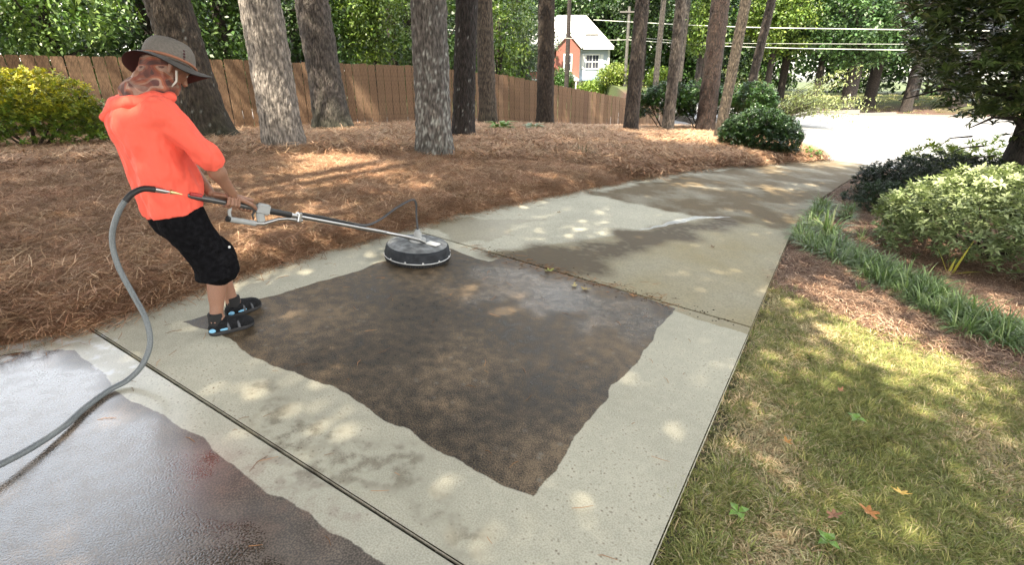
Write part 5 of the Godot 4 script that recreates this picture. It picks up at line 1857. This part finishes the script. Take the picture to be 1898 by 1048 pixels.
func person() -> void:
	var o := thing("person", MAN, "man in an orange hooded shirt, black shorts and grey sun hat, pushing the surface cleaner", "person")
	o.basis = man_frame()
	var td := (SHAFT_B - SHAFT_A).normalized()
	var hr := SHAFT_A.lerp(SHAFT_B, .235)
	var hl := SHAFT_A.lerp(SHAFT_B, .19)
	var hip := [Vector3(-.10, .78, .085), Vector3(-.10, .78, -.085)]
	var knee := [Vector3(.012, .40, .118), Vector3(.075, .41, -.06)]
	var ank := [Vector3(-.075, .09, .136), Vector3(.110, .095, -.035)]
	var sh := [Vector3(-.105, 1.36, .175), Vector3(-.14, 1.375, -.185)]
	var elb := [Vector3(.045, 1.105, .245), Vector3(.05, 1.10, -.20)]
	var wri := [hr + Vector3(-.075, .085, .030), hl + Vector3(-.085, .070, -.045)]
	var hc := Vector3(.02, 1.585, 0)
	var hf := Vector3(.80, -.60, 0).normalized()
	var hu := Vector3(.60, .80, 0).normalized()
	# skin
	var sk := MB.new()
	var p := []
	p.append([Vector3(-.16, 1.26, .06), Vector3(-.12, .84, .05), .10, .10]); p.append([Vector3(-.16, 1.26, -.06), Vector3(-.12, .84, -.05), .10, .10])
	p.append([sh[0], sh[1], .055, .055])
	p.append([Vector3(-.115, 1.38, 0), Vector3(-.02, 1.53, 0), .062, .056])
	for s in 2:
		p.append([hip[s], knee[s], .085, .055]); p.append([knee[s], ank[s], .054, .036])
		p.append([knee[s].lerp(ank[s], .22) + Vector3(-.022, 0, 0), knee[s].lerp(ank[s], .5) + Vector3(-.012, 0, 0), .040, .034])
		p.append([ank[s], ank[s] + Vector3(.10, -.05, .01), .036, .03])
		p.append([sh[s], elb[s], .050, .043]); p.append([elb[s], elb[s].lerp(wri[s], .35), .043, .042]); p.append([elb[s].lerp(wri[s], .35), wri[s], .042, .027])
	sk.col = Color(.30, .155, .10)
	body(sk, p, .035, .0145)
	# head
	p = [[hc + hu * .025 - hf * .02, hc + hu * .02 + hf * .02, .088, .082], [hc - hu * .045 + hf * .035, hc - hu * .075 + hf * .06, .056, .042], [hc - hf * .03 - hu * .07, hc - hf * .06 - hu * .12, .058, .058],
		[hc + hf * .092 + hu * .015, hc + hf * .115 - hu * .022, .010, .015], [hc + hf * .088 - hu * .052 + Vector3(0, 0, .016), hc + hf * .088 - hu * .052 - Vector3(0, 0, .016), .010, .010], [hc + hf * .088 + hu * .036 + Vector3(0, 0, .03), hc + hf * .088 + hu * .036 - Vector3(0, 0, .03), .012, .012]]
	for s in [1.0, -1.0]:
		p.append([hc + Vector3(0, 0, s * .086) + hu * .02 - hf * .012, hc + Vector3(0, 0, s * .088) - hu * .025 - hf * .004, .016, .010])
	body(sk, p, .018, .006)
	body(sk, hand_prims(hr, wri[0], td, 1.0), .006, .0036)
	body(sk, hand_prims(hl, wri[1], td, -1.0), .006, .0036)
	var skin := grained(vmat(.55), Vector3(14, 14, 14), 101, .05, .82)
	skin.cull_mode = BaseMaterial3D.CULL_BACK
	skin.subsurf_scatter_enabled = true
	skin.subsurf_scatter_strength = .12
	var bd := part("body", sk.mesh(), skin, o)
	for s in [1.0, -1.0]:
		var eb := MB.new()
		eb.blob(Transform3D(Basis(), hc + hf * .088 + hu * .018 + Vector3(0, 0, s * .032)), Vector3.ONE * .012, 6)
		part("eye", eb.mesh(), mat(lin(.5, .48, .45), .3), bd)
	# shirt
	var st := MB.new()
	var hem_n := Vector3(.10, -1, .03).normalized()
	p = [[Vector3(-.175, 1.27, .075), Vector3(-.125, .74, .075), .122, .132, Vector3(-.1, .795, 0), hem_n], [Vector3(-.18, 1.27, -.075), Vector3(-.125, .74, -.075), .122, .132, Vector3(-.1, .795, 0), hem_n],
		[Vector3(-.09, 1.16, .04), Vector3(-.06, .92, .04), .12, .12], [Vector3(-.09, 1.16, -.04), Vector3(-.06, .92, -.04), .12, .12],
		[Vector3(-.125, 1.355, .15), Vector3(-.15, 1.365, -.16), .088, .088], [Vector3(-.20, 1.30, .05), Vector3(-.20, 1.30, -.06), .115, .115], [Vector3(-.13, 1.40, .02), Vector3(-.10, 1.455, 0), .095, .078]]
	for s in 2:
		var fore: Vector3 = (wri[s] - elb[s]).normalized()
		var end: Vector3 = elb[s] + fore * .055
		p.append([sh[s], elb[s] + Vector3(-.01, .02, 0), .082, .068])
		p.append([elb[s] + Vector3(-.01, .02, 0), elb[s] + fore * .12, .068, .060, end, (fore + Vector3(.1, -.25, 0)).normalized()])
	st.col = Color.WHITE
	body(st, p, .045, .0115, .018, 5.0)
	var orange := mat(lin(.80, .108, .068), .8)
	orange.heightmap_enabled = true
	orange.heightmap_scale = 2.2
	orange.heightmap_texture = ntex(120, .012, Color.BLACK, Color.WHITE, 256, FastNoiseLite.TYPE_SIMPLEX_SMOOTH, 3)
	orange.uv1_triplanar = true
	orange.uv1_scale = Vector3(2.2, 1.1, 2.2)
	orange.rim_enabled = true; orange.rim = .25; orange.rim_tint = .6
	var shirt := part("shirt", st.mesh(), orange, o)
	var hd := MB.new()
	p = []
	var ring := [Vector3(-.03, 1.435, .105), Vector3(-.12, 1.425, .125), Vector3(-.215, 1.41, .085), Vector3(-.255, 1.40, 0), Vector3(-.235, 1.40, -.10), Vector3(-.13, 1.425, -.155), Vector3(-.04, 1.44, -.12)]
	for k in ring.size() - 1:
		p.append([ring[k], ring[k + 1], .032 + .012 * sin(k * 1.0), .036])
	p.append([Vector3(-.25, 1.395, -.03), Vector3(-.305, 1.335, -.08), .042, .028])
	p.append([Vector3(-.235, 1.40, .05), Vector3(-.25, 1.34, .02), .03, .025])
	body(hd, p, .03, .010, .008, 8.0)
	part("hood", hd.mesh(), orange, shirt)
	# shorts
	var so := MB.new()
	p = [[Vector3(-.115, .86, .055), Vector3(-.105, .74, .065), .118, .130], [Vector3(-.115, .86, -.055), Vector3(-.105, .74, -.065), .118, .130]]
	for s in 2:
		var low: Vector3 = knee[s].lerp(ank[s], .35)
		p.append([hip[s] + Vector3(0, -.04, 0), knee[s] + Vector3(0, .02, 0), .122, .110])
		p.append([knee[s] + Vector3(0, .05, 0), low, .112, .128, knee[s] + Vector3(0, -.022, 0), Vector3(.18, -1, 0).normalized()])
	body(so, p, .03, .0125, .012, 5.0, [[Vector3(0, .875, 0), Vector3.UP]])
	var black := grained(mat(lin(.010, .010, .012), .9), Vector3(3, 3, 3), 103, .03, .6, .5)
	black.metallic_specular = .15
	var shorts := part("shorts", so.mesh(), black, o)
	var bt := MB.new()
	bt.blob(Transform3D(Basis(), Vector3(.075, .56, .198)), Vector3(.008, .009, .004), 5)
	part("button", bt.mesh(), mat(lin(.6, .6, .6), .4), shorts)
	var pk := MB.new()
	pk.bevel_box(Transform3D(Basis(Vector3.RIGHT, -.1) * Basis(Vector3.BACK, .18), Vector3(-.05, .60, .205)), Vector3(.13, .05, .012), .004)
	part("pocket_flap", pk.mesh(), black, shorts)
	# feet
	var heel := [Vector3(-.131, 0, .129), Vector3(.045, .008, -.022)]
	var toe := [Vector3(.142, 0, .185), Vector3(.305, .008, -.060)]
	var sock := mat(lin(.012, .012, .013), .9)
	var rubber := grained(mat(lin(.016, .017, .02), .6), Vector3(8, 8, 8), 104, .04, .6, .3)
	rubber.metallic_specular = .25
	var sole_m := mat(lin(.02, .02, .022), .7)
	var sky_blue := mat(lin(.20, .46, .68), .55)
	var gray := mat(lin(.06, .065, .075), .55)
	for s in 2:
		var a: Vector3 = ank[s]
		var sb := MB.new()
		body(sb, [[a + Vector3(.004, .065, 0), a + Vector3(0, -.03, 0), .044, .047, a + Vector3(0, .055, 0), Vector3.UP]], .01, .007, .003, 12.0)
		part("sock", sb.mesh(), sock, o)
		var d: Vector3 = (toe[s] - heel[s]).normalized()
		var l: float = (toe[s] - heel[s]).length()
		var cross := d.cross(Vector3.UP).normalized()
		var h0: Vector3 = heel[s] + d * .045
		var up := Vector3.UP
		var shb := MB.new()
		var floor_y: float = heel[s].y
		body(shb, [[h0 + up * .045, h0 + d * .06 + up * .05, .044, .046], [h0 + d * .06 + up * .045, heel[s] + d * (l - .075) + up * .038, .046, .048], [heel[s] + d * (l - .09) + up * .036, heel[s] + d * (l - .045) + up * .030, .047, .040], [h0 + d * .03 + up * .07, h0 + d * .09 + up * .06, .043, .038]], .02, .007, .002, 14.0, [[Vector3(0, floor_y + .022, 0), Vector3.DOWN]])
		var shoe := part("shoe", shb.mesh(), rubber, o)
		var sl := MB.new()
		body(sl, [[h0 + up * .02, heel[s] + d * (l - .08) + up * .02, .046, .052], [heel[s] + d * (l - .09) + up * .02, heel[s] + d * (l - .048) + up * .024, .051, .043]], .01, .006, 0.0, 1.0, [[Vector3(0, floor_y + .030, 0), Vector3.UP], [Vector3(0, floor_y + .002, 0), Vector3.DOWN]])
		part("sole", sl.mesh(), sole_m, shoe)
		for q in 2:
			var x := l * .40 + q * l * .22
			var pts := []
			for w in 9:
				var an := PI * w / 8.0
				pts.append(heel[s] + d * x + cross * cos(an) * (.052 - q * .001) + up * (.03 + sin(an) * (.066 - q * .018)))
			var mb := MB.new()
			mb.tube(pts, [.009], 6)
			part("strap", mb.mesh(), gray, shoe)
		for q in [[.005, .042, .024, .018], [.075, .040, .034, .012]]:
			var mb := MB.new()
			var b := Basis(d, up, cross)
			mb.blob(Transform3D(b, heel[s] + d * (q[0] + .018) + up * q[1] + cross * (.044 if q[0] > .05 else .034)), Vector3(q[2] * 1.0, q[3] * .8, .012), 6)
			part("accent", mb.mesh(), sky_blue, shoe)
	# neck gaiter
	var gt := MB.new()
	p = [[Vector3(-.10, 1.435, 0), Vector3(-.05, 1.51, 0), .104, .096], [Vector3(-.145, 1.45, -.06), Vector3(-.145, 1.45, .06), .062, .062], [Vector3(-.06, 1.50, 0), hc - hf * .035 + hu * .0, .090, .093], [hc - hf * .01 - hu * .06, hc + hf * .05 - hu * .075, .078, .060], [Vector3(-.15, 1.47, .03), Vector3(-.14, 1.47, -.05), .06, .07]]
	body(gt, p, .03, .009, .012, 9.0)
	var gm := mat(Color.WHITE, .85)
	var f := FastNoiseLite.new()
	f.seed = 77; f.frequency = .008; f.noise_type = FastNoiseLite.TYPE_SIMPLEX_SMOOTH; f.fractal_octaves = 2
	var t := NoiseTexture2D.new()
	t.width = 256; t.height = 256; t.seamless = true; t.noise = f
	var g := Gradient.new()
	g.interpolation_mode = Gradient.GRADIENT_INTERPOLATE_CONSTANT
	g.offsets = PackedFloat32Array([0.0, .36, .46, .56, .66])
	g.colors = PackedColorArray([lin(.06, .028, .025), lin(.20, .055, .035), lin(.30, .10, .055), lin(.34, .22, .17), lin(.11, .045, .04)])
	t.color_ramp = g
	gm.albedo_texture = t
	gm.uv1_triplanar = true
	gm.uv1_scale = Vector3(2.2, 3.4, 2.2)
	part("neck_gaiter", gt.mesh(), gm, o)
	var ms := MB.new()
	ms.tube([hc + hf * .02 + hu * .0 + Vector3(0, 0, .099), hc + hf * .045 - hu * .05 + Vector3(0, 0, .090), hc + hf * .04 - hu * .10 + Vector3(0, 0, .070)], [.007, .006, .004], 6)
	part("chin_cord", ms.mesh(), mat(lin(.5, .48, .44), .7), o)
	# hat
	var ha := Vector3(.38, .90, -.20).normalized()
	var hx := ha.cross(Vector3.BACK).normalized()
	var hz := hx.cross(ha).normalized()
	var hb := Basis(hx, ha, hz)
	var hat_at := hc + hu * .030
	var grey := grained(mat(lin(.155, .138, .122), .9), Vector3(6, 6, 6), 105, .04, .85, .2)
	var ht := MB.new()
	var prof := [Vector2(.124, -.01), Vector2(.124, .015), Vector2(.121, .05), Vector2(.112, .085), Vector2(.094, .112), Vector2(.06, .126), Vector2(.02, .130), Vector2(.001, .130)]
	ht.lathe(Transform3D(hb.scaled_local(Vector3(1.06, 1, .96)), hat_at), prof, 40)
	var hat := part("hat", ht.mesh(), grey, o)
	for layer in 2:
		var br := MB.new()
		var rings := 9
		for q in rings:
			var u := float(q) / (rings - 1)
			for s in 49:
				var w := TAU * s / 48
				var rr := lerpf(.118, .200 + .006 * sin(w * 3.0), u)
				var y := -.012 - u * u * .030 + u * (.026 * cos(w * 2.0 + .4) + .010 * sin(w * 3.0 + 1.0)) + u * u * .02 * cos(w)
				var v := hat_at + hb * Vector3(cos(w) * rr * 1.06, y - .004 * layer, sin(w) * rr * .96)
				br.pt(v, ha if layer == 0 else -ha, Vector2(u, w))
		for q in rings - 1:
			for s in 48:
				var a := q * 49 + s
				if layer == 1:
					br.tri(a, a + 1, a + 49); br.tri(a + 1, a + 50, a + 49)
				else:
					br.tri(a, a + 49, a + 1); br.tri(a + 1, a + 49, a + 50)
		part("brim" if layer == 0 else "brim_lining", br.mesh(), grey if layer == 0 else mat(lin(.045, .014, .014), .9), hat)
	var bands := MB.new()
	var edge := []
	for s in 49:
		var w := TAU * s / 48
		edge.append(hat_at + hb * Vector3(cos(w) * .126 * 1.06, .004, sin(w) * .126 * .96))
	bands.tube(edge, [.008], 6, false)
	part("hat_band", bands.mesh(), mat(lin(.28, .12, .07), .8), hat)
	var dots := MB.new()
	for q in 9:
		var an := -.05 + q * .155
		dots.blob(Transform3D(Basis(), hat_at + hb * Vector3(.25 * .125 * cos(an), .015 + .112 * sin(an), .119 * cos(an))), Vector3(.006, .007, .006), 4)
	part("seam_dot", dots.mesh(), mat(lin(.05, .015, .02), .8), hat)

# ---------------------------------------------------------------- the surface cleaner and its hoses
func cleaner() -> void:
	var up := Vector3(-PA, 1, -PB).normalized()
	var c := Vector3(-.885, 0, -4.60)
	c.y = plane_y(c.x, c.z)
	var o := thing("surface_cleaner", c, "round grey surface cleaner on a long steel handle with a trigger gun", "surface cleaner")
	var b := Basis(Quaternion(Vector3.UP, up))
	var T := Transform3D(b, Vector3.ZERO)
	var plastic := grained(mat(lin(.035, .039, .046), .6), Vector3(2, 2, 2), 111, .02, .7)
	var dusty := grained(mat(lin(.27, .28, .285), .65), Vector3(1.6, 1.6, 1.6), 112, .02, .6)
	var steel := mat(lin(.36, .36, .36), .36, 1.0)
	var black := mat(lin(.012, .012, .013), .55)
	var grip := mat(lin(.30, .31, .31), .55)
	var brass := mat(lin(.45, .36, .18), .35, 1.0)
	plastic.metallic_specular = .25
	var mb := MB.new()
	mb.lathe(T, [Vector2(.255, .035), Vector2(.298, .035), Vector2(.303, .045), Vector2(.303, .058), Vector2(.296, .062), Vector2(.292, .10), Vector2(.286, .122), Vector2(.272, .134)], 56)
	part("side_wall", mb.mesh(), plastic, o)
	mb = MB.new()
	mb.lathe(T, [Vector2(.272, .134), Vector2(.24, .140), Vector2(.235, .148), Vector2(.15, .158), Vector2(.10, .162), Vector2(.001, .164)], 56)
	part("top_cover", mb.mesh(), dusty, o)
	mb = MB.new()
	for k in 260:
		var a := TAU * k / 260.0
		var p := Vector3(cos(a), 0, sin(a)) * (.292 + rv(-.006, .006))
		mb.tube([T * (p + Vector3(0, .04, 0)), T * (p * 1.01 + Vector3(rv(-.004, .004), .003, rv(-.004, .004)))], [.0045, .003], 4, false)
	part("bristle_skirt", mb.mesh(), black, o)
	mb = MB.new()
	var ring := []
	for k in 49:
		ring.append(T * (Vector3(cos(TAU * k / 48), 0, sin(TAU * k / 48)) * .301 + Vector3(0, .040, 0)))
	mb.tube(ring, [.006], 6, false)
	part("rim", mb.mesh(), mat(lin(.4, .41, .42), .5), o)
	for k in 12:
		var a := TAU * k / 12.0 + .2
		mb = MB.new()
		mb.blob(Transform3D(b, T * (Vector3(cos(a), 0, sin(a)) * .304 + Vector3(0, .050, 0))), Vector3.ONE * .010, 4)
		part("rivet", mb.mesh(), mat(lin(.5, .5, .5), .4), o)
	# hub
	mb = MB.new()
	mb.lathe(T, [Vector2(.075, .16), Vector2(.075, .185), Vector2(.055, .19), Vector2(.035, .20), Vector2(.035, .245), Vector2(.022, .25), Vector2(.022, .27), Vector2(.001, .27)], 24)
	part("hub", mb.mesh(), grip, o)
	part("name_plate", box_mesh(Vector3(.12, .012, .075), .004), mat(lin(.72, .72, .70), .5), o, T * Vector3(.15, .166, .06)).basis = b * Basis(Vector3.UP, -.5)
	# handle: from the man's frame into this one
	var mf := Transform3D(man_frame(), MAN - c)
	var A := mf * SHAFT_A
	var Bp := T * Vector3(.02, .19, .03)
	var d := (Bp - A).normalized()
	var side := d.cross(Vector3.UP).normalized()
	var nrm := side.cross(d).normalized()
	var at := func(t: float, x := 0.0, y := 0.0) -> Vector3: return A.lerp(Bp, t) + side * x + nrm * y
	for s in [-1.0, 1.0]:
		mb = MB.new()
		mb.tube([at.call(.80, s * .008), at.call(.90, s * .05), at.call(.97, s * .065, -.01), at.call(1.03, s * .06, -.03)], [.013], 10)
		part("fork_arm", mb.mesh(), steel, o)
		part("bracket", box_mesh(Vector3(.05, .05, .014), .004), steel, o, at.call(1.03, s * .065, -.045))
	mb = MB.new(); mb.tube([at.call(.30), at.call(.5), at.call(.82)], [.0155], 12); part("lance", mb.mesh(), steel, o)
	mb = MB.new(); mb.tube([at.call(.42, 0, .022), at.call(.5, 0, .024), at.call(.64, 0, .022)], [.012, .013, .011], 10); part("whip_sleeve", mb.mesh(), black, o)
	mb = MB.new(); mb.tube([at.call(.31), at.call(.385)], [.021], 12); part("foam_sleeve", mb.mesh(), black, o)
	mb = MB.new(); mb.tube([at.call(.075), at.call(.27)], [.0165], 12); part("rear_tube", mb.mesh(), mat(lin(.10, .10, .10), .35, .6), o)
	mb = MB.new(); mb.tube([at.call(0.0), at.call(.035)], [.0145], 12); mb.tube([at.call(.05), at.call(.085)], [.013], 12); part("fitting", mb.mesh(), steel, o)
	mb = MB.new(); mb.tube([at.call(.032), at.call(.06)], [.022, .022], 6); part("quick_coupler", mb.mesh(), brass, o)
	mb = MB.new(); mb.tube([at.call(.08, .01, .012), at.call(.11, .01, .014)], [.012], 8); part("red_collar", mb.mesh(), mat(lin(.35, .03, .03), .5), o)
	# trigger gun block, a tapered casing
	mb = MB.new()
	var bb := Basis(d, nrm, side)
	mb.bevel_box(Transform3D(bb, at.call(.292, 0, .004)), Vector3(.095, .074, .044), .012)
	mb.bevel_box(Transform3D(bb * Basis(Vector3.BACK, .35), at.call(.288, 0, -.05)), Vector3(.052, .075, .034), .010)
	part("trigger_gun", mb.mesh(), grip, o)
	mb = MB.new(); mb.tube([at.call(.268, 0, -.01), at.call(.262, 0, -.045), at.call(.268, 0, -.075)], [.008, .007, .005], 8); part("trigger", mb.mesh(), black, o)
	# loop handle below the gun
	mb = MB.new(); mb.tube([at.call(.195, 0, -.01), at.call(.193, 0, -.05), at.call(.198, 0, -.085), at.call(.215, 0, -.098)], [.011], 10); part("loop_bracket", mb.mesh(), grip, o)
	mb = MB.new(); mb.tube([at.call(.195, 0, -.096), at.call(.275, 0, -.096)], [.018], 12); part("loop_grip", mb.mesh(), grip, o)
	mb = MB.new(); mb.tube([at.call(.19, 0, -.095), at.call(.197, 0, -.096)], [.019], 12); part("grip_cap", mb.mesh(), black, o)
	mb = MB.new(); mb.tube([at.call(.275, 0, -.096), at.call(.30, 0, -.09), at.call(.345, 0, -.045), at.call(.375, 0, -.03), at.call(.43, 0, -.024)], [.011], 10); part("loop_bar", mb.mesh(), steel, o)
	part("clamp", box_mesh(Vector3(.03, .07, .045), .006), steel, o, at.call(.415, 0, -.006)).basis = bb
	# whip hose: leaves the shaft, arches up and drops into the hub
	var curve := Curve3D.new()
	var w := [at.call(.62, 0, .024), at.call(.70, 0, .03), Vector3(-1.10, .625, -4.22) - c, Vector3(-.985, .69, -4.38) - c, Vector3(-.885, .722, -4.51) - c, Vector3(-.860, .68, -4.57) - c, Vector3(-.868, .56, -4.60) - c, T * Vector3(0, .27, 0)]
	for k in w.size():
		var t: Vector3 = (w[mini(k + 1, w.size() - 1)] - w[maxi(k - 1, 0)]) / 6.0
		curve.add_point(w[k], -t, t)
	mb = MB.new(); mb.tube(Array(curve.tessellate(5, 2)), [.0095], 8); part("whip_hose", mb.mesh(), mat(lin(.045, .046, .05), .5), o)

func hose() -> void:
	var start := man_frame() * SHAFT_A + MAN
	var pts := [start, Vector3(-1.985, 1.182, -2.775), Vector3(-2.03, 1.155, -2.73), Vector3(-2.086, 1.074, -2.69), Vector3(-2.135, .947, -2.66), Vector3(-2.13, .80, -2.635), Vector3(-2.068, .643, -2.60), Vector3(-1.998, .52, -2.55), Vector3(-1.972, .398, -2.50), Vector3(-1.995, .30, -2.435), Vector3(-2.055, .236, -2.38), Vector3(-2.105, .222, -2.30), Vector3(-2.115, .221, -2.15), Vector3(-2.10, .222, -2.0), Vector3(-2.11, .235, -1.82), Vector3(-2.145, .255, -1.66), Vector3(-2.21, .27, -1.48), Vector3(-2.35, .26, -1.2), Vector3(-2.7, .24, -.8), Vector3(-3.4, .27, -.3)]
	var curve := Curve3D.new()
	for k in pts.size():
		var t: Vector3 = (pts[mini(k + 1, pts.size() - 1)] - pts[maxi(k - 1, 0)]) / 6.0
		curve.add_point(pts[k], -t, t)
	var all := Array(curve.tessellate(5, 2))
	var o := thing("pressure_hose", Vector3.ZERO, "grey pressure hose looping from the handle behind the man down to the drive", "hose")
	var n := all.size()
	var cut := 0
	while cut < n and (all[cut] as Vector3).distance_to(start) < .14: cut += 1
	var mb := MB.new()
	mb.tube(all.slice(0, cut + 1), [.0165], 12)
	part("bend_guard", mb.mesh(), mat(lin(.012, .012, .013), .55), o)
	mb = MB.new()
	mb.tube(all.slice(cut), [.0145], 14)
	part("hose", mb.mesh(), grained(mat(lin(.16, .18, .19), .45), Vector3(12, 12, 12), 115, .04, .75), o)
